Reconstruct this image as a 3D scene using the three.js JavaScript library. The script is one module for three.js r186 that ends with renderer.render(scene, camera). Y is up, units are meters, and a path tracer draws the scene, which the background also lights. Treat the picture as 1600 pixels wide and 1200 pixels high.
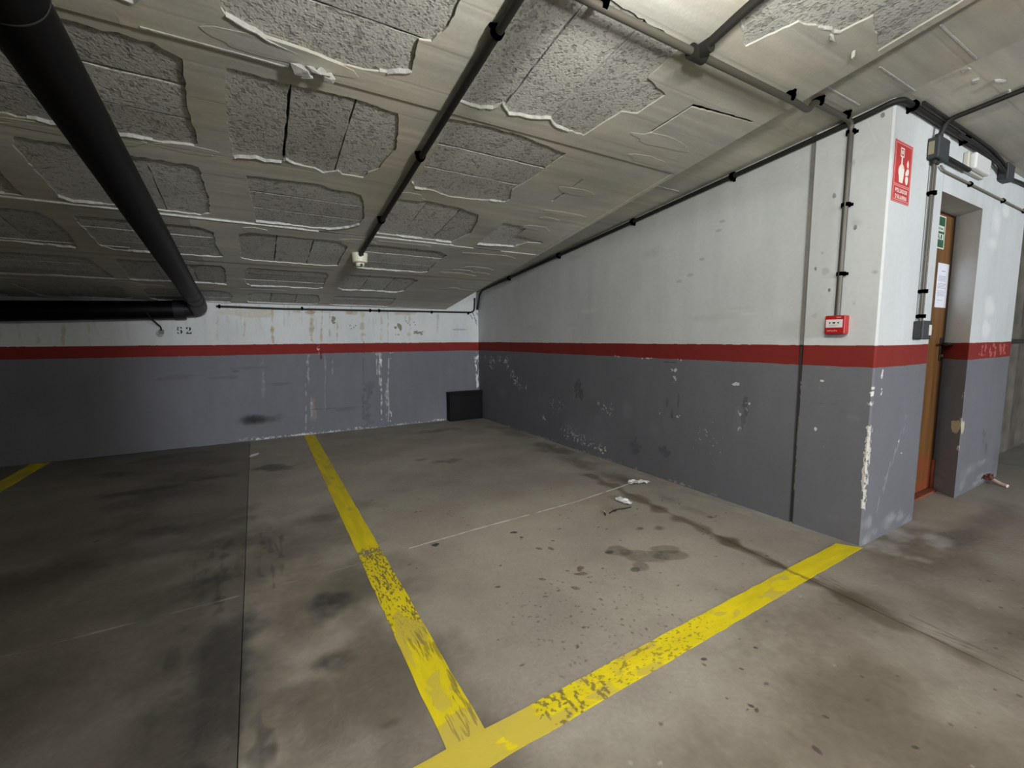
import * as THREE from 'three';
import { mergeGeometries, mergeVertices } from 'three/addons/utils/BufferGeometryUtils.js';
import { RoundedBoxGeometry } from 'three/addons/geometries/RoundedBoxGeometry.js';
import { ConvexGeometry } from 'three/addons/geometries/ConvexGeometry.js';

// ───────────────────────── camera, exposure, lamps ─────────────────────────
const scene = new THREE.Scene();
const EYE = { x: -2.7013, y: 1.1, z: 5.5501, yaw: 0.52821, pitch: 0.10271, roll: -0.00575, f: 686.45 };
const camera = new THREE.PerspectiveCamera(2 * Math.atan(600 / EYE.f) * 180 / Math.PI, 4 / 3, 0.05, 60);
camera.position.set(EYE.x, EYE.y, EYE.z);
camera.rotation.order = 'YXZ';
camera.rotation.set(-EYE.pitch, -EYE.yaw, EYE.roll);
scene.background = new THREE.Color(0x000000);
const renderer = new THREE.WebGLRenderer({ antialias: true });
renderer.toneMapping = THREE.LinearToneMapping;
renderer.toneMappingExposure = 1.17;
renderer.shadowMap.enabled = true;
// fluorescent battens behind and above the camera: place of the tube, its length and direction, candela, bulb size, number of point lights
const LAMPS = [
  { x: -1.85, z: 5.35, y: 1.96, len: 1.0, along: 'z', power: 6.6, size: 1.6, n: 4, tint: 0xfffdf6, of: 'the yellow bay' },
  { x: -2.0, z: 14, y: 2.33, len: 1.2, along: 'x', power: 118, size: 6, n: 6, tint: 0xf0f4fb, of: 'the middle of the hall' },
  { x: -1.0, z: 22, y: 2.34, len: 1.2, along: 'x', power: 225, size: 6, n: 6, tint: 0xf0f4fb, of: 'the rear wall' },
];

// ───────────────────────── geometry of the place ─────────────────────────
const ZP = 4.562;                                   // front of the pillar and of the door wall
const XE = -0.481;                                  // edge of the low soffit
const XD = -7;                                      // far side of the neighbouring bays
const ceilY = z => 1.496 + 0.155 * z;               // low ramp soffit
const bandY = z => 1.76 + 0.103 * z;                // higher strip along the right wall
const STRIPE0 = 0.943, STRIPE1 = 1.055;

// pixel of the 1600x1200 photograph -> direction -> point on a known plane
function ray(u, v) {
  const U = u - 800, V = v - 600, cr = Math.cos(EYE.roll), sr = Math.sin(EYE.roll);
  const a = (U * cr + V * sr) / EYE.f, b = (U * sr - V * cr) / EYE.f;
  const sp = Math.sin(EYE.pitch), cp = Math.cos(EYE.pitch), sy = Math.sin(EYE.yaw), cy = Math.cos(EYE.yaw);
  const z = cp + b * sp, y = -sp + b * cp;
  return [a * cy + z * sy, y, a * sy - z * cy];
}
function onPlane(u, v, n, d) {
  const r = ray(u, v), e = [EYE.x, EYE.y, EYE.z];
  const t = (d - (n[0] * e[0] + n[1] * e[1] + n[2] * e[2])) / (n[0] * r[0] + n[1] * r[1] + n[2] * r[2]);
  return [e[0] + t * r[0], e[1] + t * r[1], e[2] + t * r[2]];
}
const onFloor = (u, v) => { const p = onPlane(u, v, [0, 1, 0], 0); return [p[0], p[2]]; };
const onBack = (u, v) => { const p = onPlane(u, v, [0, 0, 1], 0); return [p[0], p[1]]; };
const onRight = (u, v) => { const p = onPlane(u, v, [1, 0, 0], 0); return [p[2], p[1]]; };
const onFront = (u, v) => { const p = onPlane(u, v, [0, 0, 1], ZP); return [p[0], p[1]]; };
const onCeil = (u, v) => { const p = onPlane(u, v, [0, 1, -0.155], 1.496); return [p[0], p[2]]; };

// ───────────────────────── helpers ─────────────────────────
let seed = 20731;
const rnd = () => { seed = (seed * 1664525 + 1013904223) >>> 0; return seed / 4294967296; };
const rr = (a, b) => a + (b - a) * rnd();
const clamp = (v, a = 0, b = 1) => v < a ? a : v > b ? b : v;
const sstep = (a, b, v) => { const t = clamp((v - a) / (b - a)); return t * t * (3 - 2 * t); };
function hash(x, y, s) {
  let h = Math.imul(x, 374761393) ^ Math.imul(y, 668265263) ^ Math.imul(s + 1, 2246822519);
  h = Math.imul(h ^ (h >>> 13), 1274126177); h ^= h >>> 16;
  return (h >>> 0) / 4294967296;
}
function vn(x, y, s = 0, per = 0) {
  const xi = Math.floor(x), yi = Math.floor(y), fx = x - xi, fy = y - yi;
  const u = fx * fx * (3 - 2 * fx), v = fy * fy * (3 - 2 * fy);
  const w = per ? (k => ((k % per) + per) % per) : (k => k);
  const a = hash(w(xi), w(yi), s), b = hash(w(xi + 1), w(yi), s), c = hash(w(xi), w(yi + 1), s), d = hash(w(xi + 1), w(yi + 1), s);
  return a + (b - a) * u + (c - a) * v + (a - b - c + d) * u * v;
}
function fbm(x, y, o = 4, s = 0, per = 0) {
  let a = 0.5, t = 0, n = 0;
  for (let i = 0; i < o; i++) { t += a * vn(x, y, s + i * 17, per); n += a; a *= 0.5; x *= 2; y *= 2; if (per) per *= 2; }
  return t / n;
}
// a painted surface: colour (0-255 sRGB) and relief on a rectangle given in metres
class Paint {
  constructor(w, h, x0, y0, x1, y1) {
    Object.assign(this, { w, h, x0, y0, x1, y1 });
    this.c = new Float32Array(w * h * 3); this.b = new Float32Array(w * h);
  }
  fill(fn) {
    for (let j = 0, k = 0; j < this.h; j++) for (let i = 0; i < this.w; i++, k++) {
      const q = fn(this.x0 + (i + 0.5) / this.w * (this.x1 - this.x0), this.y0 + (j + 0.5) / this.h * (this.y1 - this.y0));
      this.c[3 * k] = q[0]; this.c[3 * k + 1] = q[1]; this.c[3 * k + 2] = q[2]; this.b[k] = q[3];
    }
    return this;
  }
  area(ax, ay, bx, by, fn, col, relief = 0) {
    const sx = this.w / (this.x1 - this.x0), sy = this.h / (this.y1 - this.y0);
    const i0 = Math.max(0, Math.floor((ax - this.x0) * sx)), i1 = Math.min(this.w - 1, Math.ceil((bx - this.x0) * sx));
    const j0 = Math.max(0, Math.floor((ay - this.y0) * sy)), j1 = Math.min(this.h - 1, Math.ceil((by - this.y0) * sy));
    for (let j = j0; j <= j1; j++) for (let i = i0; i <= i1; i++) {
      const a = clamp(fn(this.x0 + (i + 0.5) / sx, this.y0 + (j + 0.5) / sy));
      if (a <= 0.002) continue;
      const k = j * this.w + i;
      for (let m = 0; m < 3; m++) this.c[3 * k + m] += (col[m] - this.c[3 * k + m]) * a;
      this.b[k] += relief * a;
    }
  }
  // stain with an irregular outline and grain
  blob([cx, cy], rx, ry, col, op = 0.6, o = {}) {
    const { rot = 0, soft = 0.35, wob = 0.55, f = 9, s = Math.floor(rnd() * 9999), grain = 0.5, gf = 60, relief = 0 } = o;
    const R = Math.max(rx, ry) * 1.7, cs = Math.cos(rot), sn = Math.sin(rot);
    this.area(cx - R, cy - R, cx + R, cy + R, (x, y) => {
      const dx = x - cx, dy = y - cy, p = (dx * cs + dy * sn) / rx, q = (-dx * sn + dy * cs) / ry;
      if (p * p + q * q > (1 + wob) * (1 + wob)) return 0;
      const d = Math.sqrt(p * p + q * q) + (fbm(x * f, y * f, 3, s) - 0.5) * 2 * wob;
      const e = 1 - sstep(1 - soft, 1, d);
      return e <= 0 ? 0 : op * e * (1 - grain + grain * 1.6 * fbm(x * gf, y * gf, 2, s + 3));
    }, col, relief);
  }
  // scattered flakes inside an ellipse
  flakes([cx, cy], rx, ry, col, thr = 0.6, o = {}) {
    const { f = 60, fy = f, s = Math.floor(rnd() * 9999), op = 0.9, relief = 0, rot = 0 } = o;
    const cs = Math.cos(rot), sn = Math.sin(rot), R = Math.max(rx, ry);
    this.area(cx - R, cy - R, cx + R, cy + R, (x, y) => {
      const dx = x - cx, dy = y - cy, p = (dx * cs + dy * sn) / rx, q = (-dx * sn + dy * cs) / ry, d = p * p + q * q;
      if (d > 1) return 0;
      const n = fbm((dx * cs + dy * sn) * f + 50, (-dx * sn + dy * cs) * fy + 50, 3, s) - 0.12 * d;
      return op * sstep(thr, thr + 0.04, n);
    }, col, relief);
  }
  line(pts, wd, col, op = 0.8, o = {}) {
    const { wob = 0.3, f = 40, s = Math.floor(rnd() * 9999), broken = 0, soft = 0.5, relief = 0 } = o;
    for (let n = 0; n + 1 < pts.length; n++) {
      const [ax, ay] = pts[n], [bx, by] = pts[n + 1], L2 = (bx - ax) ** 2 + (by - ay) ** 2 || 1e-9, m = wd * 1.6;
      this.area(Math.min(ax, bx) - m, Math.min(ay, by) - m, Math.max(ax, bx) + m, Math.max(ay, by) + m, (x, y) => {
        const t = clamp(((x - ax) * (bx - ax) + (y - ay) * (by - ay)) / L2);
        const d = Math.hypot(x - ax - t * (bx - ax), y - ay - t * (by - ay)) / (wd / 2) + (vn(x * f, y * f, s) - 0.5) * 2 * wob;
        let a = op * (1 - sstep(1 - soft, 1, d));
        if (broken && a > 0) a *= sstep(broken - 0.1, broken + 0.1, fbm(x * f * 0.6, y * f * 0.6, 2, s + 5));
        return a;
      }, col, relief);
    }
  }
  canvas(draw, pxPerM) {       // draw(ctx, toX, toY): flat lettering stencilled on the paint
    const W = this.w, H = this.h, cv = document.createElement('canvas'); cv.width = W; cv.height = H;
    const g = cv.getContext('2d');
    const X = x => (x - this.x0) / (this.x1 - this.x0) * W, Y = y => (1 - (y - this.y0) / (this.y1 - this.y0)) * H;
    draw(g, X, Y);
    const d = g.getImageData(0, 0, W, H).data;
    for (let j = 0; j < H; j++) for (let i = 0; i < W; i++) {
      const s = 4 * (j * W + i), a = d[s + 3] / 255; if (!a) continue;
      const k = (H - 1 - j) * W + i;
      for (let m = 0; m < 3; m++) this.c[3 * k + m] += (d[s + m] - this.c[3 * k + m]) * a;
    }
  }
  textures() {
    const n = this.w * this.h, A = new Uint8Array(n * 4), B = new Uint8Array(n * 4);
    for (let k = 0; k < n; k++) {
      for (let m = 0; m < 3; m++) A[4 * k + m] = clamp(this.c[3 * k + m], 0, 255);
      A[4 * k + 3] = 255;
      const b = clamp(this.b[k], 0, 1) * 255; B[4 * k] = B[4 * k + 1] = B[4 * k + 2] = b; B[4 * k + 3] = 255;
    }
    const mk = (D, cs) => { const t = new THREE.DataTexture(D, this.w, this.h); t.magFilter = THREE.LinearFilter; t.minFilter = THREE.LinearMipmapLinearFilter; t.generateMipmaps = true; t.wrapS = t.wrapT = THREE.RepeatWrapping; if (cs) t.colorSpace = THREE.SRGBColorSpace; t.needsUpdate = true; return t; };
    return [mk(A, true), mk(B, false)];
  }
  material(bump = 0.002, o = {}) { const [map, bumpMap] = this.textures(); return new THREE.MeshStandardMaterial({ map, bumpMap, bumpScale: bump, roughness: 0.85, ...o }); }
  uv() { return (a, b) => [(a - this.x0) / (this.x1 - this.x0), (b - this.y0) / (this.y1 - this.y0)]; }
}
// prism: 2D shape + depth, carried into the world by map(a, b, d); uv from the world position
function prism(shape, depth, map, uv, bevel = 0) {
  let g = new THREE.ExtrudeGeometry(shape, { depth, bevelEnabled: bevel > 0, bevelSize: bevel, bevelThickness: bevel, bevelSegments: 2, bevelOffset: -bevel, curveSegments: 8 });
  if (g.index) g = g.toNonIndexed();
  const p = g.attributes.position;
  for (let i = 0; i < p.count; i++) { const q = map(p.getX(i), p.getY(i), p.getZ(i)); p.setXYZ(i, q[0], q[1], q[2]); }
  const o = map(0, 0, 0), e = [map(1, 0, 0), map(0, 1, 0), map(0, 0, 1)].map(v => new THREE.Vector3(v[0] - o[0], v[1] - o[1], v[2] - o[2]));
  if (e[0].clone().cross(e[1]).dot(e[2]) < 0) {
    for (let t = 0; t < p.count; t += 3) { const a = [p.getX(t + 1), p.getY(t + 1), p.getZ(t + 1)]; p.setXYZ(t + 1, p.getX(t + 2), p.getY(t + 2), p.getZ(t + 2)); p.setXYZ(t + 2, ...a); }
  }
  g.clearGroups();
  g.computeVertexNormals();
  return setUV(g, uv);
}
function setUV(g, uv) {
  const p = g.attributes.position, n = g.attributes.normal, a = new Float32Array(p.count * 2);
  for (let i = 0; i < p.count; i++) { const q = uv(p.getX(i), p.getY(i), p.getZ(i), n.getX(i), n.getY(i), n.getZ(i)); a[2 * i] = q[0]; a[2 * i + 1] = q[1]; }
  g.setAttribute('uv', new THREE.BufferAttribute(a, 2));
  return g;
}
const boxUV = (k = 1) => (x, y, z, nx, ny, nz) => Math.abs(nx) > 0.7 ? [z * k, y * k] : Math.abs(ny) > 0.7 ? [x * k, z * k] : [x * k, y * k];
const poly = pts => { const s = new THREE.Shape(); pts.forEach(([x, y], i) => i ? s.lineTo(x, y) : s.moveTo(x, y)); s.closePath(); return s; };
const rect = (x0, y0, x1, y1) => poly([[x0, y0], [x1, y0], [x1, y1], [x0, y1]]);
function box(x0, x1, y0, y1, z0, z1, k = 1) {
  const g = new THREE.BoxGeometry(x1 - x0, y1 - y0, z1 - z0).toNonIndexed();
  g.translate((x0 + x1) / 2, (y0 + y1) / 2, (z0 + z1) / 2);
  return setUV(g, boxUV(k));
}
function rbox(x0, x1, y0, y1, z0, z1, r = 0.005) {
  const g = new RoundedBoxGeometry(x1 - x0, y1 - y0, z1 - z0, 3, r);
  g.translate((x0 + x1) / 2, (y0 + y1) / 2, (z0 + z1) / 2); return g.index ? g.toNonIndexed() : g;
}
const V = (x, y, z) => new THREE.Vector3(x, y, z);
function tube(pts, r, seg = 12, round = 0.06) {           // straight runs with rounded bends
  const path = new THREE.CurvePath(); const P = pts.map(p => V(...p)); let last = P[0];
  for (let i = 1; i < P.length; i++) {
    if (i === P.length - 1) { path.add(new THREE.LineCurve3(last, P[i])); break; }
    const a = P[i].clone().sub(P[i - 1]), b = P[i + 1].clone().sub(P[i]);
    const k = Math.min(round, a.length() * 0.45, b.length() * 0.45);
    const s = P[i].clone().addScaledVector(a.normalize(), -k), e = P[i].clone().addScaledVector(b.normalize(), k);
    path.add(new THREE.LineCurve3(last, s)); path.add(new THREE.QuadraticBezierCurve3(s, P[i], e)); last = e;
  }
  const parts = path.curves.map(c => new THREE.TubeGeometry(c, c.isLineCurve3 ? 1 : 8, r, seg, false));
  const caps = [[P[0], P[0].clone().sub(P[1])], [P[P.length - 1], P[P.length - 1].clone().sub(P[P.length - 2])]].map(([c, d]) => {
    const g = new THREE.CircleGeometry(r, seg); g.applyQuaternion(new THREE.Quaternion().setFromUnitVectors(V(0, 0, 1), d.normalize())); g.translate(c.x, c.y, c.z); return g;
  });
  return mergeGeometries([...parts, ...caps].map(g => g.index ? g.toNonIndexed() : g));
}
const merge = list => mergeGeometries(list.map(g => { const h = g.index ? g.toNonIndexed() : g; return h; }));
const names = {};
function numbered(n) { names[n] = (names[n] ?? -1) + 1; return names[n] ? `${n}_${String(names[n]).padStart(3, '0')}` : n; }
function add(o, parent) { (parent || scene).add(o); return o; }
function mesh(name, geo, mat, parent) {
  const m = new THREE.Mesh(geo, mat); m.name = parent ? name : numbered(name); m.castShadow = m.receiveShadow = true; return add(m, parent);
}
function group(name) { const g = new THREE.Group(); g.name = numbered(name); scene.add(g); return g; }
function tag(o, label, category, grp) { o.userData = { ...o.userData, label, category }; if (grp) o.userData.group = grp; return o; }
function struct(o, label, category) { o.userData = { kind: 'structure', label, category }; return o; }
const plain = (hex, roughness = 0.6, metalness = 0, o = {}) => new THREE.MeshStandardMaterial({ color: hex, roughness, metalness, ...o });

// small tiling textures (uv in metres, 1 tile = `size` metres)
function tile(px, size, bump, fn, o = {}) {
  const P = new Paint(px, px, 0, 0, size, size); P.fill(fn);
  const [map, bumpMap] = P.textures(); map.repeat.set(1 / size, 1 / size); bumpMap.repeat.set(1 / size, 1 / size);
  return new THREE.MeshStandardMaterial({ map, bumpMap, bumpScale: bump, roughness: 0.9, ...o });
}
const M = {};
// board-marked smooth concrete of the ribs: streaks run along x
M.soffit = tile(1024, 3, 0.0016, (x, y) => {
  const st = fbm(x * 2 + 3, y * 34, 3, 5) - 0.5, m = fbm(x * 1.6, y * 2.2, 4, 9) - 0.5, h = fbm(x * 2.4 + 7, y * 5, 4, 19) - 0.5, g = vn(x * 150, y * 150, 3) - 0.5;
  const board = Math.abs(((y * 5) % 1) - 0.5) > 0.475 ? -5 : 0;
  const v = 182 + st * 28 + m * 52 + h * 20 + g * 8 + board;
  return [v + h * 8, v - 2.5, v - 13 - h * 14, 0.5 + st * 0.5 + g * 0.12 + (board ? -0.2 : 0)];
});
// lost formwork blocks: open, pitted lightweight concrete
const blockTone = (base, s) => tile(768, 0.9, 0.003, (x, y) => {
  const pit = sstep(0.62, 0.72, fbm(x * 95, y * 95, 2, s)), big = sstep(0.66, 0.74, fbm(x * 34, y * 34, 3, s + 2)), g = fbm(x * 170, y * 170, 2, s + 4) - 0.5, m = fbm(x * 5, y * 5, 3, s + 8) - 0.5;
  const v = base + g * 30 + m * 22 - pit * 26 - big * 22;
  return [v, v - 1, v - 6, 0.6 + g * 0.5 - pit * 0.3 - big * 0.35];
});
M.blocks = [blockTone(180, 21), blockTone(172, 45), blockTone(187, 77)];
M.lip = tile(256, 0.5, 0.002, (x, y) => { const g = fbm(x * 60, y * 60, 3, 2); const v = 162 + g * 40; return [v, v, v - 4, g]; });
M.slab = tile(512, 2, 0.003, (x, y) => { const m = fbm(x * 3, y * 3, 4, 31) - 0.5, g = vn(x * 120, y * 120, 8) - 0.5; const v = 132 + m * 40 + g * 12; return [v, v - 2, v - 9, 0.5 + m * 0.5 + g * 0.2]; });
M.render = tile(512, 2, 0.003, (x, y) => { const m = fbm(x * 3, y * 3, 4, 61) - 0.5, g = vn(x * 90, y * 90, 6) - 0.5; const v = 172 + m * 16 + g * 6; return [v, v, v - 4, 0.5 + m * 0.5 + g * 0.2]; });
M.conduit = plain(0x1f1d1a, 0.6, 0.15);
M.steel = plain(0x5b5850, 0.5, 0.45);
M.clamp = plain(0x24231f, 0.55, 0.3);
M.cable = plain(0x1c1b1a, 0.6);
M.pvc = new THREE.MeshPhysicalMaterial({ color: 0x030304, roughness: 0.5, specularIntensity: 0.35 });
M.pvcGrey = new THREE.MeshPhysicalMaterial({ color: 0x222324, roughness: 0.5, specularIntensity: 0.5 });

// ───────────────────────── floor ─────────────────────────
{
  const P = new Paint(2048, 1664, -5.2, -0.2, 2.8, 6.3);
  P.fill((x, z) => {
    const m = fbm(x * 0.9 + 4, z * 0.9, 5, 1) - 0.5, m2 = fbm(x * 4.1, z * 4.1, 4, 12) - 0.5, g = vn(x * 110, z * 110, 7) - 0.5, g2 = vn(x * 260, z * 260, 3) - 0.5;
    const swirl = fbm(x * 2.2 + m2 * 1.5, z * 5 + m * 3, 4, 40) - 0.5;
    const v = 150 + m * 34 + m2 * 22 + swirl * 16 + g * 8 + g2 * 7;
    const k = x < -2.8 ? 0.78 : 1;          // darker slab past the joint, its tone deepened to paint in shade
    return [k * (v + 1), k * (v - 6 + m2 * 3), k * (v - 18 - m * 5), 0.5 + m2 * 0.3 + g * 0.25 + g2 * 0.2];
  });
  const dirt = [52, 48, 43], oil = [58, 51, 45], soot = [44, 42, 40], dust = [176, 172, 164], brown = [88, 72, 56];
  // brown-grey patches paint shade, with some grime, over aisle and left-hand floor
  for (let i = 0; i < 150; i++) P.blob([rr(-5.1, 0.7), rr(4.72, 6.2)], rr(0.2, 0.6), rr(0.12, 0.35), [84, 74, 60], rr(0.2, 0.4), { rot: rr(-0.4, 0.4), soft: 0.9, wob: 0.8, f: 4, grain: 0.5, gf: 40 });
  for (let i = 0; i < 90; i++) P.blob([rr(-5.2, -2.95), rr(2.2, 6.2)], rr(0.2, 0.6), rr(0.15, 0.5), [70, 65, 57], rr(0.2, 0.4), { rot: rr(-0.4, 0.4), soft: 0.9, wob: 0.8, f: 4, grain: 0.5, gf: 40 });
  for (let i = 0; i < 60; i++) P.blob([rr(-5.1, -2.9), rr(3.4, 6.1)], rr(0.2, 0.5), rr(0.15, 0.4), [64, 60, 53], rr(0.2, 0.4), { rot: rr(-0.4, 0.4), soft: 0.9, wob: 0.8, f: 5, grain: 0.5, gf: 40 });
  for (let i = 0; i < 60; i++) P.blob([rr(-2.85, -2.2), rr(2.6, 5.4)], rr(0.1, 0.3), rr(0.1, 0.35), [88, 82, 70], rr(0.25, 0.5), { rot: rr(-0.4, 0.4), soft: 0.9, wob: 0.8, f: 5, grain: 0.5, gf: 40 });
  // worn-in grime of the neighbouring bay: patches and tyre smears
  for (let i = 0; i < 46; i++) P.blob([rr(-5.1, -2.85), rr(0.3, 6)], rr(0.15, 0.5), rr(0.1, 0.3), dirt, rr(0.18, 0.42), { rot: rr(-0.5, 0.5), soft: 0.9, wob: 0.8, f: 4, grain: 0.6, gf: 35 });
  for (let i = 0; i < 30; i++) { const x = rr(-3.05, -2.62), z = rr(2.6, 5.2), L = rr(0.15, 0.6); P.line([[x, z], [x + rr(-0.03, 0.03), z + L]], rr(0.02, 0.06), soot, rr(0.15, 0.4), { wob: 0.9, f: 18, broken: 0.42, soft: 0.9 }); }
  for (let i = 0; i < 12; i++) P.blob([-2.83 + rr(-0.12, 0.02), rr(2.2, 5)], rr(0.05, 0.14), rr(0.12, 0.35), soot, rr(0.25, 0.5), { soft: 0.9, wob: 0.7, f: 9, gf: 70 });
  for (const [u, v, a, b, o] of [[500, 945, 0.14, 0.16, 0.75], [520, 1035, 0.08, 0.07, 0.55], [610, 1130, 0.07, 0.03, 0.5], [250, 830, 0.3, 0.14, 0.45], [200, 770, 0.35, 0.1, 0.4], [340, 745, 0.3, 0.1, 0.4], [800, 1000, 0.1, 0.1, 0.1], [340, 905, 0.14, 0.06, 0.5], [430, 730, 0.22, 0.16, 0.45], [700, 720, 0.16, 0.1, 0.5], [660, 718, 0.1, 0.06, 0.35], [690, 672, 0.35, 0.14, 0.35], [600, 665, 0.3, 0.1, 0.3], [820, 668, 0.3, 0.2, 0.35], [450, 1090, 0.1, 0.1, 0.25]])
    P.blob(onFloor(u, v), a, b, v > 1000 ? dirt : soot, o, { soft: 0.8, wob: 0.75, f: 8, gf: 45 });
  // grime along the right wall and in the tyre lane
  for (const [u, v, a, b, o] of [[860, 700, 0.2, 0.5, 0.42], [905, 722, 0.16, 0.35, 0.4], [960, 745, 0.12, 0.25, 0.34], [1040, 778, 0.12, 0.18, 0.34], [1090, 800, 0.1, 0.18, 0.3], [800, 675, 0.2, 0.5, 0.3], [1030, 825, 0.06, 0.05, 0.5], [1000, 826, 0.05, 0.025, 0.5], [1110, 808, 0.03, 0.03, 0.5], [1500, 840, 0.3, 0.08, 0.3], [1560, 800, 0.5, 0.12, 0.25]])
    P.blob(onFloor(u, v), a, b, dirt, o, { soft: 0.85, wob: 0.7, f: 6, gf: 40 });
  // oil stain with a darker rim
  for (const [u, v, a, b, r] of [[968, 862, 0.085, 0.06, 0.3], [1005, 868, 0.13, 0.085, 0.6], [1050, 868, 0.11, 0.055, 0.5], [1000, 885, 0.06, 0.05, 0], [1035, 858, 0.1, 0.05, 0.4]])
    P.blob(onFloor(u, v), a, b, oil, 0.34, { rot: r, soft: 0.3, wob: 0.6, f: 9, s: 4242, grain: 0.4 });
  P.blob(onFloor(952, 863), 0.035, 0.022, soot, 0.7); P.blob(onFloor(994, 890), 0.03, 0.022, soot, 0.5);
  for (const [u, v, a] of [[802, 832, 0.022], [815, 840, 0.014], [842, 857, 0.022], [861, 857, 0.02], [864, 845, 0.02], [847, 905, 0.018], [907, 888, 0.03], [910, 897, 0.034], [899, 919, 0.024], [887, 892, 0.012], [640, 882, 0.012], [782, 884, 0.012], [778, 917, 0.014], [902, 1011, 0.013], [1158, 1045, 0.013], [1070, 1010, 0.008], [1545, 908, 0.014], [1180, 1012, 0.01], [1430, 1168, 0.014], [1277, 1172, 0.013], [1174, 1103, 0.013], [1182, 1109, 0.01], [1168, 1109, 0.008], [1290, 1120, 0.012], [150, 846, 0.02], [1100, 1030, 0.012]])
    P.blob(onFloor(u, v), a, a * 0.55, u > 840 && v < 940 ? brown : soot, 0.75, { rot: rr(0, 3), soft: 0.3, wob: 0.6, f: 30 });
  for (let i = 0; i < 420; i++) { const p = [rr(-2.1, 0.6), rr(2.2, 5.4)]; P.blob(p, rr(0.004, 0.013), rr(0.003, 0.008), i % 5 ? dirt : dust, rr(0.2, 0.6), { soft: 0.5, f: 60, grain: 0 }); }
  for (let i = 0; i < 160; i++) { const p = [rr(-1.9, -1.3), rr(4.0, 4.6)]; P.blob(p, rr(0.005, 0.012), rr(0.003, 0.007), dirt, rr(0.2, 0.45), { rot: rr(0, 3), soft: 0.6, f: 60, grain: 0 }); }
  // damp band beside the right-hand joint
  const jx = z => -0.477 - 0.09 * (z - 3.47);
  P.line([[jx(2.9), 2.9], [jx(3.6) - 0.01, 3.6], [jx(4.2), 4.2], [jx(4.75), 4.75], [jx(5.1), 5.1]], 0.12, [84, 74, 60], 0.6, { wob: 0.8, f: 12, soft: 0.9 });
  P.line([[jx(4.1), 4.1], [jx(4.8), 4.8]], 0.07, [70, 62, 52], 0.5, { wob: 0.8, f: 14, soft: 0.9 });
  for (let i = 0; i < 9; i++) { const z = rr(4.5, 4.95); P.line([[jx(z) + rr(0, 0.1), z], [jx(z + 0.25) + rr(0, 0.12), z + 0.25]], 0.012, [86, 78, 66], 0.45, { wob: 0.6, soft: 0.8 }); }
  // lime-filled saw cut
  const cut = [[-5.2, 3.41], [-2.8, 3.4], [-2.33, 3.385]], cut2 = [[-2.05, 3.352], [-1.6, 3.318], [-0.889, 3.284], [-0.25, 3.19]];
  P.line(cut, 0.011, [150, 146, 140], 0.55, { wob: 0.8, broken: 0.44, f: 14 });
  P.line(cut2, 0.012, [224, 220, 208], 0.85, { wob: 0.5, f: 20, broken: 0.2 });
  P.line([cut2[0], [-1.75, 3.33]], 0.006, [140, 134, 124], 0.5, { broken: 0.5 });
  // pale mortar splash where floor and walls meet
  for (let i = 0; i < 40; i++) P.blob([rr(-0.14, 0.02), rr(2.4, 4.6)], rr(0.02, 0.07), rr(0.04, 0.16), dust, rr(0.1, 0.3), { soft: 0.8, f: 14 });
  for (let i = 0; i < 26; i++) P.blob([rr(0.0, 0.5), rr(4.56, 4.8)], rr(0.04, 0.14), rr(0.02, 0.08), [186, 183, 178], rr(0.15, 0.4), { soft: 0.8, f: 14 });
  for (let i = 0; i < 30; i++) P.blob([rr(-3.3, -0.4), rr(-0.02, 0.05)], rr(0.03, 0.14), rr(0.008, 0.025), [196, 196, 196], rr(0.2, 0.7), { soft: 0.5, f: 20 });
  for (const [u, v, a] of [[955, 751, 0.045], [925, 708, 0.04]]) P.blob(onFloor(u, v), a, a * 0.5, [158, 82, 50], 0.45, { soft: 0.6, f: 25 });
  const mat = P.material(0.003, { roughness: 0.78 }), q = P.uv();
  const floor = group('floor'); struct(floor, 'stained grey concrete garage floor cut into slabs', 'floor');
  const far = M.slab, J = 0.003;
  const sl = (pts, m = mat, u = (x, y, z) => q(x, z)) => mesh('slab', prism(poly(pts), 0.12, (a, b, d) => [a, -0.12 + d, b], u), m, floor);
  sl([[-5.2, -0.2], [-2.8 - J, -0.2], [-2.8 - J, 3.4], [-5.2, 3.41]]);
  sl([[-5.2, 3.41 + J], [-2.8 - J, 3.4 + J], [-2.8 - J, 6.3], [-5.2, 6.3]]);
  sl([[-2.8, -0.2], [0.3, -0.2], [0.3, 3.13], [-0.25, 3.19], [-0.889, 3.284], [-2.05, 3.352], [-2.33, 3.385], [-2.8, 3.4]]);
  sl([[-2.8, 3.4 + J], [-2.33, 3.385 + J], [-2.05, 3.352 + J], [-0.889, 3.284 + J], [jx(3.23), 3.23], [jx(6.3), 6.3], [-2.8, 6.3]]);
  sl([[jx(3.23) + J * 1.5, 3.23], [-0.25, 3.19 + J], [0.3, 3.13 + J], [2.8, 3.13], [2.8, 6.3], [jx(6.3) + J * 1.5, 6.3]]);
  const bu = boxUV(1);
  sl([[XD, -0.2], [-5.2 - J, -0.2], [-5.2 - J, 6.3], [XD, 6.3]], far, bu);
  sl([[2.8 + J, 3.13], [7, 3.13], [7, 6.3], [2.8 + J, 6.3]], far, bu);
  sl([[XD, 6.3 + J], [7, 6.3 + J], [7, 26], [XD, 26]], far, bu);
  mesh('sub_base', box(XD, 7, -0.3, -0.115, -0.2, 26), M.slab, floor);
}

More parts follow.
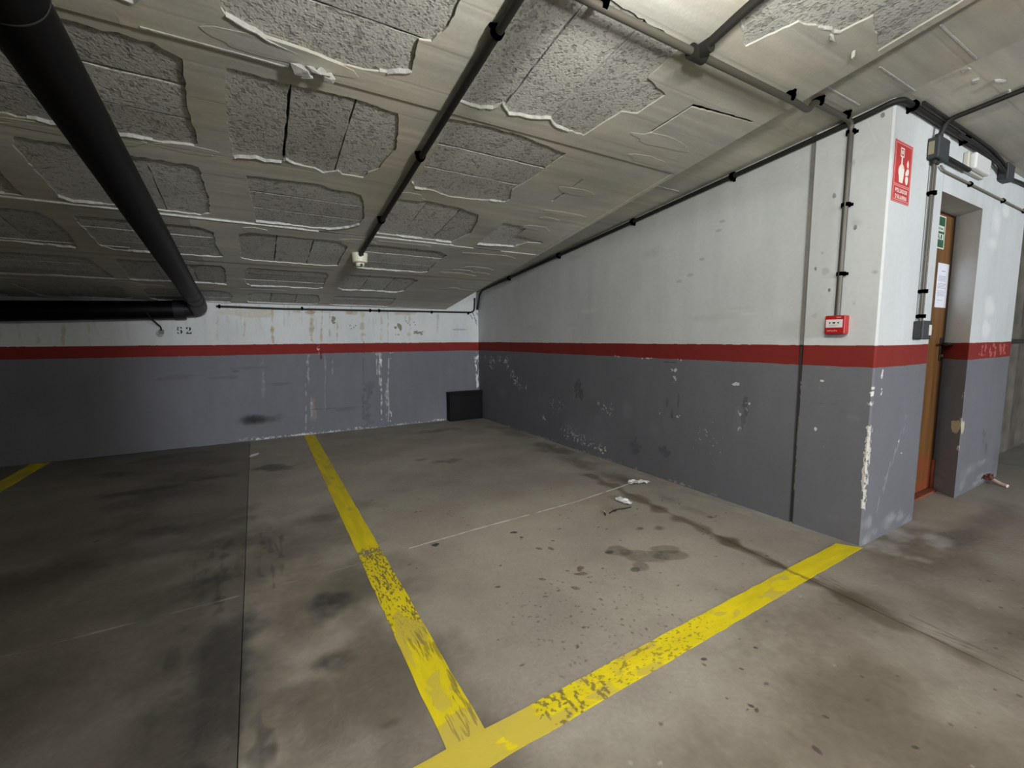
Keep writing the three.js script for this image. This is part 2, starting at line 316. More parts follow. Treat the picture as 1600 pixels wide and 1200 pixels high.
// ───────────────────────── painted walls ─────────────────────────
const PAINT_W = [201, 205, 205], PAINT_R = [122, 29, 21], PAINT_G = [107, 108, 114];
function paintBands(P, s, o = {}) {          // white over red band over grey, hand-rolled
  const { r0 = STRIPE0, r1 = STRIPE1, g = PAINT_G, w = PAINT_W, r = PAINT_R } = o;
  P.fill((a, y) => {
    const wob = (vn(a * 3, 0.5, s) - 0.5) * 0.006 + (vn(a * 30, 0.5, s + 1) - 0.5) * 0.003;
    const m = fbm(a * 1.7, y * 1.7, 4, s + 2) - 0.5, f = vn(a * 70, y * 70, s + 3) - 0.5, roll = fbm(a * 14, y * 3, 3, s + 4) - 0.5;
    const c = y > r1 + wob ? w : y > r0 + wob * 1.3 ? r : g;
    const k = 1 + m * 0.10 + f * 0.02 + roll * 0.05;
    return [c[0] * k, c[1] * k, c[2] * k, 0.5 + m * 0.25 + f * 0.12 + roll * 0.12];
  });
  return P;
}
// back wall
{
  const P = new Paint(2048, 680, -5.2, 0, 0.2, 1.8); paintBands(P, 101);
  const rust = [166, 150, 118], grey = [150, 150, 150], lime = [206, 206, 206], black = [26, 26, 28];
  const drip = (u, v0, v1, wd, col, op, o = {}) => { const a = onBack(u, v0), b = onBack(u + (o.lean || 0), v1); const n = 5, pts = []; for (let i = 0; i <= n; i++) pts.push([a[0] + (b[0] - a[0]) * i / n + rr(-1, 1) * 0.006, a[1] + (b[1] - a[1]) * i / n]); P.line(pts, wd, col, op, { wob: 0.8, f: 25, soft: 0.8, broken: o.broken || 0.3 }); };
  // water marks on the white paint
  for (const [u, v0, v1, w, o] of [[426, 485, 535, 0.03, 0.6], [487, 488, 533, 0.05, 0.5], [503, 486, 534, 0.03, 0.5], [515, 488, 525, 0.02, 0.45], [527, 495, 533, 0.02, 0.45], [566, 488, 530, 0.06, 0.3], [596, 490, 530, 0.03, 0.35], [606, 487, 535, 0.02, 0.4], [640, 490, 530, 0.05, 0.2], [685, 488, 512, 0.02, 0.35], [382, 490, 533, 0.02, 0.35], [340, 495, 530, 0.03, 0.2], [98, 508, 540, 0.03, 0.3], [140, 508, 540, 0.03, 0.3], [60, 510, 540, 0.05, 0.2]]) drip(u, v0, v1, w, rust, o);
  for (let i = 0; i < 60; i++) { const x = rr(-4.9, -0.1); P.line([[x, 1.5], [x + rr(-0.02, 0.02), rr(1.08, 1.35)]], rr(0.006, 0.03), i % 3 ? [172, 168, 156] : rust, rr(0.12, 0.34), { wob: 0.9, f: 20, broken: 0.42, soft: 0.8 }); }
  P.line([[-2.9, 1.44], [-2.3, 1.42], [-1.7, 1.42], [-0.9, 1.44]], 0.05, [150, 132, 92], 0.35, { wob: 0.9, f: 14, soft: 0.9, broken: 0.4 });
  P.blob(onBack(485, 488), 0.09, 0.03, [140, 108, 62], 0.5); P.blob(onBack(400, 490), 0.3, 0.05, [188, 178, 152], 0.5); P.blob(onBack(640, 512), 0.3, 0.09, [212, 212, 212], 0.5);
  for (const [u, v, a, b] of [[622, 512, 0.05, 0.06], [655, 520, 0.09, 0.03], [662, 513, 0.03, 0.05], [630, 523, 0.1, 0.02], [520, 500, 0.04, 0.05]]) P.flakes(onBack(u, v), a, b, [128, 124, 108], 0.55, { f: 30 });
  for (const [u, v] of [[735, 492], [741, 496], [743, 503], [738, 488], [745, 489]]) P.line([onBack(u, v), [onBack(u, v)[0] + 0.03, onBack(u, v)[1] - 0.05]], 0.014, [96, 96, 98], 0.8, { wob: 0.5 });
  P.blob(onBack(716, 515), 0.13, 0.01, [150, 152, 170], 0.7);
  // efflorescence and washed streaks on the grey paint
  for (const [u, v0, v1, w, o] of [[593, 552, 600, 0.04, 0.55], [596, 565, 655, 0.025, 0.75], [589, 552, 585, 0.012, 0.6], [607, 552, 658, 0.015, 0.55], [604, 600, 655, 0.05, 0.35], [481, 556, 600, 0.03, 0.3], [487, 620, 668, 0.035, 0.32], [508, 556, 640, 0.02, 0.18], [411, 560, 620, 0.03, 0.12], [478, 600, 676, 0.015, 0.4], [520, 560, 590, 0.02, 0.15]]) drip(u, v0, v1, w, lime, o, { broken: 0.35 });
  P.flakes(onBack(595, 563), 0.03, 0.06, [232, 232, 232], 0.5, { f: 40 }); P.flakes(onBack(612, 556), 0.03, 0.05, [232, 232, 232], 0.55, { f: 50 }); P.flakes(onBack(585, 552), 0.02, 0.03, [225, 225, 225], 0.5, { f: 50 }); P.flakes(onBack(498, 546), 0.02, 0.06, [210, 170, 165], 0.58, { f: 50 });
  P.flakes(onBack(610, 650), 0.06, 0.08, lime, 0.55, { f: 40, fy: 15 });
  drip(568, 555, 655, 0.03, [84, 84, 90], 0.5); drip(575, 600, 660, 0.12, [84, 84, 88], 0.4); drip(490, 620, 660, 0.06, [142, 132, 116], 0.4); drip(502, 546, 560, 0.02, [80, 30, 26], 0.5); drip(568, 535, 552, 0.016, [80, 30, 26], 0.6);
  for (const [u, v] of [[390, 575], [440, 600], [350, 590], [540, 640], [280, 588], [270, 592]]) P.blob(onBack(u, v), 0.16, 0.02, [88, 88, 94], 0.5, { f: 14 });
  P.line([onBack(485, 640), onBack(560, 636)], 0.012, [84, 84, 88], 0.6, { wob: 0.8 });
  // exhaust soot
  P.blob(onBack(400, 656), 0.19, 0.06, black, 0.95, { soft: 0.9, wob: 0.5, f: 9, grain: 0.3 }); P.blob(onBack(405, 655), 0.27, 0.075, [52, 52, 54], 0.6, { soft: 0.95, wob: 0.5, f: 8, grain: 0.3 });
  P.blob(onBack(368, 580), 0.05, 0.02, [70, 70, 78], 0.6);
  // peeling along the foot and the corner
  for (let i = 0; i < 44; i++) P.flakes([rr(-3.0, -0.5), rr(0, 0.02)], rr(0.04, 0.13), rr(0.008, 0.025), [206, 206, 206], 0.54, { f: 60, op: rr(0.3, 0.8) });
  for (let i = 0; i < 14; i++) P.flakes([rr(-0.05, 0), rr(0.4, 1.5)], 0.02, rr(0.05, 0.12), [216, 216, 216], 0.5, { f: 45, fy: 14 });
  P.flakes(onBack(746, 565), 0.05, 0.07, [226, 226, 226], 0.5, { f: 40 });
  P.blob(onBack(250, 522), 0.03, 0.035, [120, 122, 112], 0.6);
  P.canvas((g, X, Y) => {
    g.textAlign = 'center'; g.textBaseline = 'middle';
    const [x, y] = onBack(288, 517), h = 0.085 * 680 / 1.8;
    g.font = `bold ${h * 1.12}px serif`; g.fillStyle = 'rgba(20,20,22,0.92)';
    g.fillText('5', X(x - 0.037), Y(y)); g.fillText('2', X(x + 0.037), Y(y));
    g.clearRect(X(x - 0.042), Y(y + 0.06), 4, 60); g.clearRect(X(x + 0.03), Y(y + 0.06), 3, 26);   // stencil bridges
    for (const [u, v] of [[636, 504], [640, 507], [646, 503], [648, 507], [634, 501], [546, 508], [552, 511], [548, 513], [555, 508]]) { const p = onBack(u, v); g.fillStyle = 'rgba(60,60,62,0.7)'; g.fillRect(X(p[0]), Y(p[1]), 5, 4); }
  });
  const q = P.uv();
  const w = mesh('wall_back', prism(rect(-5.2, -0.1, 0.2, 1.74), 0.25, (a, b, d) => [a, b, d - 0.25], (x, y, z) => q(x, y)), P.material(0.004));
  struct(w, 'stained back wall painted white, red and grey', 'wall');
}
const HW = z => bandY(z) + 0.04;
// right wall up to the joint with the pillar
{
  const P = new Paint(2048, 1100, -0.05, 0, 4.21, 2.29); paintBands(P, 211);
  const chip = [222, 222, 222], dark = [70, 70, 74];
  for (const [u, v, a, b, t] of [[757, 560, 0.05, 0.04, 0.5], [768, 563, 0.1, 0.05, 0.5], [768, 574, 0.08, 0.025, 0.46], [780, 560, 0.06, 0.045, 0.5], [790, 563, 0.07, 0.045, 0.5], [793, 572, 0.04, 0.04, 0.52], [800, 585, 0.07, 0.06, 0.54], [806, 595, 0.07, 0.06, 0.52], [812, 604, 0.06, 0.04, 0.52], [822, 606, 0.025, 0.03, 0.4], [850, 653, 0.04, 0.03, 0.5], [905, 685, 0.14, 0.05, 0.52], [925, 693, 0.16, 0.05, 0.53], [938, 702, 0.1, 0.05, 0.5], [890, 678, 0.16, 0.08, 0.56], [935, 630, 0.02, 0.02, 0.45], [900, 615, 0.1, 0.08, 0.62], [950, 640, 0.1, 0.1, 0.62], [1055, 578, 0.06, 0.015, 0.5], [1054, 592, 0.02, 0.03, 0.4], [1033, 648, 0.02, 0.02, 0.45], [1150, 600, 0.03, 0.012, 0.36], [1156, 643, 0.012, 0.03, 0.5], [1156, 672, 0.014, 0.024, 0.4], [1168, 630, 0.02, 0.05, 0.6], [1060, 652, 0.02, 0.02, 0.55], [965, 557, 0.05, 0.008, 0.5], [1010, 560, 0.06, 0.008, 0.52], [1062, 562, 0.02, 0.008, 0.46], [870, 630, 0.2, 0.12, 0.66], [1100, 690, 0.2, 0.15, 0.7]])
    P.flakes(onRight(u, v), a, b, chip, t + 0.03, { f: 62, rot: rr(-0.3, 0.3), relief: -0.2, op: rr(0.5, 0.9) });
  for (const [u, v, a, b] of [[1042, 630, 0.012, 0.05], [1050, 648, 0.012, 0.04], [1060, 625, 0.008, 0.06], [1165, 640, 0.02, 0.1], [1160, 660, 0.012, 0.06], [995, 700, 0.07, 0.08], [1038, 704, 0.05, 0.05], [1048, 566, 0.08, 0.008], [905, 610, 0.08, 0.1]])
    P.blob(onRight(u, v), a, b, dark, 0.55, { f: 24, wob: 0.7 });
  for (let i = 0; i < 16; i++) { const z = rr(0.2, 4); P.blob([z, rr(0.1, 0.85)], rr(0.05, 0.25), rr(0.03, 0.14), i % 2 ? [100, 101, 106] : [126, 127, 134], 0.4, { soft: 0.9, f: 8 }); }
  for (let i = 0; i < 26; i++) { const z = rr(0.2, 4), y = rr(1.1, 1.9); P.blob([z, y], rr(0.03, 0.3), rr(0.008, 0.05), i % 2 ? [216, 217, 217] : [188, 188, 186], 0.5, { soft: 0.9, f: 10 }); }
  for (const [u, v] of [[1098, 405], [1078, 430], [1130, 345], [1122, 360], [1060, 440]]) P.blob(onRight(u, v), 0.03, 0.012, [158, 158, 158], 0.5, { f: 30 });
  for (let i = 0; i < 26; i++) P.flakes([rr(0.6, 4.2), rr(0, 0.015)], rr(0.03, 0.12), rr(0.006, 0.018), [166, 164, 160], 0.53, { f: 60, op: rr(0.3, 0.7) });
  P.line([[0.004, 0], [0.006, 1.5]], 0.012, [205, 205, 205], 0.7, { wob: 0.8, f: 30, broken: 0.4 });
  const q = P.uv();
  const s = poly([[-0.05, -0.1], [4.196, -0.1], [4.196, HW(4.196)], [-0.05, HW(-0.05)]]);
  struct(mesh('wall_right', prism(s, 0.22, (a, b, d) => [d, b, a], (x, y, z) => q(z, y)), P.material(0.004)), 'long right wall painted white, red and grey', 'wall');
}
// pillar, door wall and reveal: side face uses z, front faces use x
{
  const P = new Paint(1024, 1536, -0.42, 0, 2.4, 2.32); paintBands(P, 307);
  const chip = [224, 222, 216];
  // the side face is unrolled onto negative x: a = z - ZP
  const side = (u, v) => { const p = onRight(u, v); return [p[0] - ZP, p[1]]; };
  for (const [u, v, a, b, t] of [[1285, 595, 0.01, 0.006, 0.35], [1275, 670, 0.008, 0.012, 0.4], [1290, 700, 0.01, 0.01, 0.45]]) P.flakes(side(u, v), a, b, chip, t, { f: 60 });
  P.line([side(1255, 628), side(1308, 632)], 0.006, [84, 84, 88], 0.5, { wob: 0.9, broken: 0.4 });
  for (let i = 0; i < 16; i++) P.blob([rr(-0.34, -0.02), rr(0.1, 2)], rr(0.01, 0.05), rr(0.01, 0.05), i % 2 ? [100, 100, 104] : [138, 138, 140], 0.28, { soft: 0.8, f: 20 });
  for (const [u, v] of [[1304, 306], [1337, 355], [1296, 453], [1275, 420], [1380, 180]]) P.blob(side(u, v), 0.008, 0.014, [88, 88, 88], 0.7, { f: 50 });
  for (let i = 0; i < 6; i++) P.line([[rr(-0.3, -0.05), rr(1.95, 2.2)], [rr(-0.3, -0.05), rr(1.95, 2.2)]], 0.006, [222, 222, 222], 0.4, { broken: 0.4 });
  // knocked edge and scratches on the front of the pillar
  for (const [y, b, t] of [[0.42, 0.09, 0.4], [0.52, 0.08, 0.42], [0.34, 0.05, 0.46], [0.25, 0.06, 0.5], [0.62, 0.03, 0.46], [0.76, 0.012, 0.4], [0.84, 0.008, 0.4]]) { P.flakes([0.006, y], 0.02, b, [206, 202, 190], t, { f: 120, fy: 50, relief: -0.3 }); P.flakes([-0.008, y], 0.012, b * 0.9, [206, 202, 190], t, { f: 120, fy: 50, relief: -0.3 }); }
  for (let i = 0; i < 9; i++) { const [x, y] = onFront(1370 + i * 5, 800 - i * 15); P.line([[x, y], [x + rr(0.02, 0.06), y + rr(0.06, 0.14)]], rr(0.006, 0.014), [168, 168, 168], 0.5, { broken: 0.42, wob: 0.7 }); }
  for (const [u, v] of [[1379, 583], [1377, 612], [1378, 586], [1364, 614], [1404, 690], [1408, 712]]) P.flakes(onFront(u, v), 0.012, 0.02, chip, 0.42, { f: 60 });
  for (let i = 0; i < 12; i++) P.blob([rr(0.02, 0.6), rr(0, 0.12)], rr(0.03, 0.1), rr(0.02, 0.06), [158, 158, 158], 0.4, { soft: 0.8, f: 15 });
  for (const [u, v, a, b] of [[1558, 345, 0.16, 0.12], [1552, 380, 0.16, 0.07], [1545, 480, 0.14, 0.1], [1540, 515, 0.12, 0.09], [1572, 330, 0.1, 0.05]]) P.blob(onFront(u, v), a, b, [228, 229, 228], 0.7, { soft: 0.7, wob: 0.5, f: 7, grain: 0.2 });
  P.flakes([1.9, 1.0], 0.4, 0.05, [176, 92, 84], 0.5, { f: 30 });
  for (const [u, v, b] of [[1536, 675, 0.03], [1538, 680, 0.02], [1541, 700, 0.05], [1534, 690, 0.03]]) P.flakes(onFront(u, v), 0.05, b, [92, 92, 92], 0.5, { f: 30, fy: 12 });
  for (let i = 0; i < 14; i++) P.blob([rr(1.4, 2.3), rr(0, 0.2)], rr(0.06, 0.2), rr(0.02, 0.07), i % 2 ? [176, 176, 176] : [112, 112, 112], 0.4, { soft: 0.8, f: 9 });
  P.blob([2.22, 0.12], 0.1, 0.14, [92, 92, 94], 0.5, { soft: 0.8, f: 9 });
  for (let i = 0; i < 7; i++) P.flakes([1.362, rr(0.1, 0.75)], 0.014, rr(0.01, 0.05), [216, 212, 198], 0.48, { f: 110, fy: 60 });
  P.blob([1.395, 0.49], 0.035, 0.05, [196, 188, 160], 0.95, { soft: 0.1, wob: 0.4, f: 30, grain: 0.2 });
  const mat = P.material(0.004), q = P.uv();
  const uv = (x, y, z, nx) => Math.abs(nx) > 0.7 && x < 0.4 ? q(z - ZP, y) : q(x, y);
  const top = HW(ZP);
  // pillar: slightly proud of the wall, edges chipped by bumpers
  struct(mesh('pillar', prism(poly([[-0.004, 4.222], [0.012, 4.208], [0.66, 4.208], [0.67, 4.22], [0.67, ZP - 0.006], [0.664, ZP], [0.006, ZP], [-0.004, ZP - 0.008]]), top + 0.1, (a, b, d) => [a, d - 0.1, b], uv), mat), 'square pillar with white, red and grey paint beside the door', 'pillar');
  const fw = group('wall_door'); struct(fw, 'wall around the door, white with worn red band', 'wall');
  mesh('lintel', prism(poly([[0.67, 4.41], [1.49, 4.41], [1.36, ZP], [0.67, ZP]]), 0.5, (a, b, d) => [a, 1.907 + d, b], uv), mat, fw);
  mesh('jamb', prism(poly([[1.36, ZP], [1.485, 4.40], [1.485, 4.2], [2.3, 4.2], [2.3, ZP - 0.004], [2.296, ZP]]), top + 0.1, (a, b, d) => [a, d - 0.1, b], (x, y, z, nx) => Math.abs(nx) > 0.3 && x < 1.6 ? q(1.36 + (ZP - z) * 1.1, y) : q(x, y)), mat, fw);
}
// dark joint strip between wall and pillar
struct(mesh('trim_1', box(0.0, 0.03, 1.055, HW(4.2), 4.19, 4.215), M.slab), 'grey mortar joint between wall and pillar above the painted band', 'trim');
struct(mesh('trim_2', box(0.014, 0.03, 0, 1.055, 4.19, 4.215), plain(0x3a3937, 0.95)), 'dark open joint between wall and pillar up to the painted band', 'trim');
// metal-sheet partition further along, upright ribs
{
  const g = group('wall_far'); struct(g, 'dark ribbed sheet partition beyond the door wall', 'wall');
  const mats = [0x5b564c, 0x656056, 0x524d45].map((c, i) => tile(256, 1, 0.002, (x, y) => { const n = fbm(x * 3, y * 9, 4, 400 + i * 9), k = 0.8 + n * 0.45; const C = new THREE.Color(c); return [(c >> 16) * k, ((c >> 8) & 255) * k, (c & 255) * k, n]; }, { roughness: 0.8 }));
  mesh('backing', box(2.3, 7, -0.1, HW(ZP), 4.2, 4.34), mats[2], g);
  for (let i = 0, x = 2.36; x < 6.9; i++) { const w = i % 3 ? 0.17 : 0.26; mesh('sheet', prism(poly([[x, 4.335], [x + 0.02, 4.372], [x + w - 0.02, 4.372], [x + w, 4.335]]), HW(ZP) - 0.02, (a, b, d) => [a, d, b], boxUV(1)), mats[i % 3], g); x += w + 0.035; }
  mesh('rail', box(2.31, 6.9, 1.03, 1.07, 4.37, 4.4), plain(0x2e2b27, 0.6, 0.3), g);
}
// unseen sides of the garage
struct(mesh('wall_left', box(XD - 0.2, XD, -0.1, 2.7, -0.2, 26), M.render), 'plain wall at the far side of the next bays', 'wall');
struct(mesh('wall_back_neighbour', box(XD, -5.2, -0.1, 1.74, -0.25, 0), M.render), 'continuation of the back wall behind the next bays', 'wall');
struct(mesh('wall_rear', box(XD, 7, -0.1, 2.7, 26, 26.2), M.render), 'wall across the driving aisle', 'wall');
struct(mesh('wall_aisle_end', box(7, 7.2, -0.1, 2.7, 4.2, 26.2), M.render), 'wall at the end of the driving aisle', 'wall');

{  // added out of view: blocks the far lamps to shade left side and upper wall
  const g = group('blocker_wall'); struct(g, 'unseen cross wall added to block lamp light, with an opening under a beam', 'wall');
  mesh('blocker_panel', box(XD, -2.75, -0.1, 2.44, 7, 7.2), M.render, g);
  mesh('blocker_beam', box(-2.75, -0.45, 2.03, 2.44, 7, 7.2), M.slab, g);
  mesh('blocker_beam', box(-0.45, 7, 2.36, 2.44, 7, 7.2), M.slab, g);
}

// ───────────────────────── ceiling: ribbed ramp soffit with lost blocks ─────────────────────────
{
  const ceiling = group('ceiling'); struct(ceiling, 'sloping raw concrete soffit with rough infill blocks between ribs', 'ceiling');
  const slope = (h0) => (a, b, d) => [a, ceilY(b) - h0 + d, b];
  const cuv = (x, y, z, nx, ny, nz) => Math.abs(ny) > 0.5 ? [x, z] : Math.abs(nz) > Math.abs(nx) ? [x, y * 1] : [z, y];
  const COL = [-5.93, -5.13, -4.33, -3.54, -2.735, -1.935, -1.14], CW = 0.665;
  const ROW = [[4.58, 5.2], [3.80, 4.42], [3.03, 3.645], [2.255, 2.87], [1.5, 2.085], [0.735, 1.29], [0.03, 0.5]];
  const RS = [[4.79, 5.0], [4.015, 4.22], [3.24, 3.455], [2.46, 2.67], [1.685, 1.905], [0.92, 1.1], [0.2, 0.36]];
  const zones = [[3.70, 6.02, 0.007], [2.225, 3.70, 0], [1.40, 2.225, 0.008], [-0.05, 1.40, 0.005]];
  const px = L => L.map(([u, v]) => onCeil(u, v));
  const traced = {
    '4,2': px([[354, 106], [402, 118], [450, 131], [520, 146], [556, 155], [590, 166], [622, 177], [622, 205], [618, 235], [602, 250], [592, 264], [575, 270], [568, 278], [535, 273], [528, 267], [505, 271], [490, 263], [462, 257], [447, 249], [440, 254], [415, 252], [400, 246], [366, 246], [356, 200], [352, 150]]),
    '5,2': px([[697, 184], [750, 195], [800, 207], [850, 226], [885, 240], [868, 252], [850, 265], [832, 278], [812, 290], [800, 297], [797, 312], [790, 316], [770, 314], [740, 312], [700, 307], [672, 297], [648, 294], [643, 282], [662, 262], [668, 250], [690, 215]]),
    '5,1': [[-1.92, 4.42], [-1.92, 3.85], ...px([[715, 155], [735, 162], [750, 166], [770, 166], [785, 158], [795, 175], [830, 181], [860, 182], [870, 195], [912, 210]]), [-1.25, 3.86], [-1.22, 4.0], [-1.14, 4.02], [-1.12, 4.16], [-1.27, 4.2], [-1.28, 4.38]],
    '4,1': [[-2.73, 4.42], [-2.73, 3.88], [-2.72, 3.86], [-2.66, 3.835], [-2.57, 3.8], [-2.47, 3.77], [-2.40, 3.785], [-2.33, 3.80], [-2.22, 3.82], [-2.14, 3.865], [-2.16, 4.01], [-2.12, 4.02], [-2.09, 4.10], [-2.09, 4.42]],
    '4,3': px([[384, 274], [440, 281], [500, 288], [520, 296], [545, 299], [564, 305], [568, 315], [569, 340], [562, 350], [545, 355], [515, 358], [485, 356], [440, 350], [400, 346], [396, 325], [390, 300]]),
    '5,3': px([[618, 311], [650, 311], [670, 314], [720, 325], [748, 336], [745, 348], [735, 365], [715, 374], [705, 379], [640, 371], [587, 364], [592, 345]]),
    '6,1': [[-0.985, 3.87], [-0.968, 3.87], [-0.955, 4.0], [-0.94, 4.15], [-0.75, 4.172], [-0.55, 4.19], [-0.55, 4.204], [-0.75, 4.188], [-0.952, 4.17], [-0.972, 4.0]],
    '6,2': [[-0.995, 3.14], [-0.98, 3.14], [-0.97, 3.3], [-0.975, 3.44], [-0.985, 3.44], [-0.985, 3.3]],
    '6,3': [[-1.12, 2.3], [-0.8, 2.33], [-0.74, 2.45], [-0.62, 2.47], [-0.62, 2.5], [-0.9, 2.56], [-0.9, 2.72], [-1.12, 2.74]],
    '6,0': [[-1.16, 5.2], [-1.2, 4.54], [-1.05, 4.47], [-0.98, 4.62], [-0.78, 4.66], [-0.75, 4.75], [-0.52, 4.68], [-0.52, 5.2]],
  };
  function jag(P, step = 0.028, amp = 0.008) {      // broken, irregular edges
    const out = [];
    for (let i = 0; i < P.length; i++) {
      const a = P[i], b = P[(i + 1) % P.length], L = Math.hypot(b[0] - a[0], b[1] - a[1]), n = Math.max(1, Math.round(L / step));
      for (let k = 0; k < n; k++) { const t = k / n; out.push([a[0] + (b[0] - a[0]) * t + (k ? rr(-amp, amp) * 0.6 : 0), a[1] + (b[1] - a[1]) * t + (k ? rr(-amp, amp) : 0)]); }
    }
    return out;
  }
  function autoPocket(x0, x1, z0, z1) {
    const c = () => rr(0.01, 0.09), e = () => rr(-0.02, 0.02);
    return [[x0 + e(), z0 + c()], [x0 + c(), z0 + e() * 0.4], [(x0 + x1) / 2, z0 + rr(-0.005, 0.03)], [x1 - c(), z0 + e() * 0.4], [x1 + e(), z0 + c()], [x1 + e(), (z0 + z1) / 2], [x1 + e(), z1 - c()], [x1 - c(), z1 + e() * 0.4], [x0 + c(), z1 + e() * 0.4], [x0 + e(), z1 - c()]];
  }
  const holes = zones.map(() => []);
  ROW.forEach(([z0, z1], r) => COL.forEach((x0, c) => {
    const x1 = c === 6 ? -0.62 : x0 + CW, key = `${c},${r}`;
    let P = traced[key];
    const fixed = !!P;
    if (!P) { if (c === 6) return; P = autoPocket(x0, x1, z0, z1); }
    P = jag(P, fixed ? 0.025 : 0.03, c === 6 && r !== 3 && r !== 0 ? 0.0025 : fixed ? 0.005 : 0.008);
    const zi = zones.findIndex(([a, b]) => (z0 + z1) / 2 > a && (z0 + z1) / 2 < b), [za, zb, lv] = zones[zi];
    P = P.map(([x, z]) => [x, clamp(z, za + 0.012, zb - 0.012)]);
    holes[zi].push(P);
    const bx0 = Math.min(...P.map(p => p[0])) - 0.02, bx1 = Math.max(...P.map(p => p[0])) + 0.02, bz0 = Math.min(...P.map(p => p[1])) - 0.02, bz1 = Math.max(...P.map(p => p[1])) + 0.02;
    // three blocks to a pocket, laid crosswise in neighbouring pockets
    const alongZ = (c + r) % 2 === 0 ? true : false;
    const cuts = c === 6 ? [] : alongZ ? [x0 + 0.212, x0 + 0.447] : RS[r];
    const ed = alongZ ? [bx0, ...cuts, bx1] : [bz0, ...cuts, bz1];
    const slit = c === 6 && r !== 0 && r !== 3;                     // open slot with nothing behind it
    for (let k = 0; k + 1 < ed.length && !slit; k++) {
      const wide = key === '4,2' && k === 0 ? 0.011 : alongZ ? rr(0.004, 0.007) : rr(0.011, 0.018);
      const a0 = ed[k], a1 = ed[k + 1] - (k + 2 < ed.length ? wide : 0), up = lv - 0.0075 - rr(0, 0.0035);
      const rough = (t, q, w) => { const n = 12, o = []; for (let m = 0; m <= n; m++) { const f = m / n; o.push([t + (q - t) * f, w]); } return o; };
      const e0 = alongZ ? bz0 : bx0, e1 = alongZ ? bz1 : bx1;
      const lo = rough(e0, e1, a0).map(([t, w]) => [t, w + (k ? rr(-0.001, 0.0035) : 0)]), hi = rough(e1, e0, a1).map(([t, w]) => [t, w + (k + 2 < ed.length ? (rnd() < 0.2 ? 0.006 : rr(-0.002, 0.002)) : 0)]);
      const R = [...lo, ...hi].map(([t, w]) => alongZ ? [w, t] : [t, w]);
      const ox = rr(0, 0.9), oz = rr(0, 0.9);
      mesh('block', prism(poly(R), 0.05, slope(up), (x, y, z, nx, ny) => Math.abs(ny) > 0.5 ? [x + ox, z + oz] : [x + z, y]), M.blocks[Math.floor(rr(0, 2.99))], ceiling);
    }
    // torn mortar lips along the far side of the pocket
    const lips = [];
    for (let i = 0; i < P.length; i++) {
      const a = P[i], b = P[(i + 1) % P.length], dx = b[0] - a[0], dz = b[1] - a[1], zc = (bz0 + bz1) / 2;
      if (!((a[1] + b[1]) / 2 < zc - 0.12 && Math.abs(dx) > Math.abs(dz) * 0.5)) continue;
      const n = fbm(a[0] * 6 + c, r * 3.3, 2, 88), hang = Math.min(0.006, (n - 0.43) * 0.03); if (hang < 0.0006) continue;
      const t = 0.0025;
      lips.push(prism(poly([[a[0], a[1] - t], [b[0], b[1] - t], [b[0], b[1] + t], [a[0], a[1] + t]]), 0.02 + hang, slope(lv + hang), (x, y, z) => [x, y + z]));
    }
    if (lips.length) mesh('mortar_lip', merge(lips), M.lip, ceiling);
  }));
  zones.forEach(([za, zb, lv], i) => {
    const s = rect(-7, za, XE, zb);
    for (const P of holes[i]) { const h = new THREE.Path(); P.forEach(([x, z], k) => k ? h.lineTo(x, z) : h.moveTo(x, z)); h.closePath(); s.holes.push(h); }
    mesh('rib_soffit', prism(s, 0.007, slope(lv), cuv), M.soffit, ceiling);
  });
  // slab above the blocks, with the straight edge of the low soffit
  mesh('ramp_slab', prism(rect(-7, -0.2, XE - 0.001, 6.02), 0.35, slope(-0.075), cuv), M.slab, ceiling);
  mesh('slab_edge', prism(rect(XE - 0.03, -0.05, XE, 6.02), 0.3, slope(0.006), cuv), M.soffit, ceiling);
  // board-joint ridges
  const ridge = (x0, x1, z, h0, h1) => {
    const g = []; const n = Math.round((x1 - x0) / 0.06);
    for (let k = 0; k < n; k++) { const a = x0 + (x1 - x0) * k / n, b = x0 + (x1 - x0) * (k + 1) / n, h = (h0 + (h1 - h0) * fbm(a * 4, z * 7, 2, 12)) * 0.7, w = 0.003; g.push(prism(rect(a, z - w, b, z + w), h + 0.01, slope(h * 0.6), (x, y, zz) => [x, y + zz])); }
    mesh('board_ridge', merge(g), M.lip, ceiling);
  };
  ridge(-4.9, -3.3, 2.228, 0.014, 0.026); ridge(-3.25, -2.37, 2.23, 0.02, 0.03); ridge(-2.28, -1.93, 2.222, 0.012, 0.022); ridge(-1.93, -1.3, 2.235, 0.014, 0.026); ridge(-1.12, -0.86, 2.222, 0.018, 0.026);
  ridge(-2.95, -2.42, 3.712, 0.02, 0.03); ridge(-3.9, -3.1, 3.71, 0.006, 0.022); ridge(-2.2, -2.02, 3.705, 0.012, 0.016); ridge(-4.6, -3.4, 0.74, 0.012, 0.02); ridge(-4.2, -3.4, 1.56, 0.006, 0.016); ridge(-2.7, -0.6, 0.05, 0.006, 0.03); ridge(-1.0, -0.55, 1.48, 0.004, 0.01);
  // thin skims of laitance that ran over ribs and blocks
  for (let i = 0; i < 44; i++) {
    const inRib = i % 3, cx = inRib ? rr(-4.6, -0.66) : rr(-1.0, -0.66), rib = [[3.66, 3.78], [2.89, 3.02], [2.1, 2.2], [1.3, 1.48], [0.52, 0.72]][i % 5], cz = inRib ? rr(...rib) : rr(0.6, 4.0), rx = rr(0.06, 0.22), rz = rr(0.015, 0.04), n = 26, P = [];
    const zn = zones.find(([a, b]) => cz > a && cz < b);
    if (!zn || cz - rz * 1.5 < zn[0] || cz + rz * 1.5 > zn[1] || cx + rx * 1.5 > XE) continue;
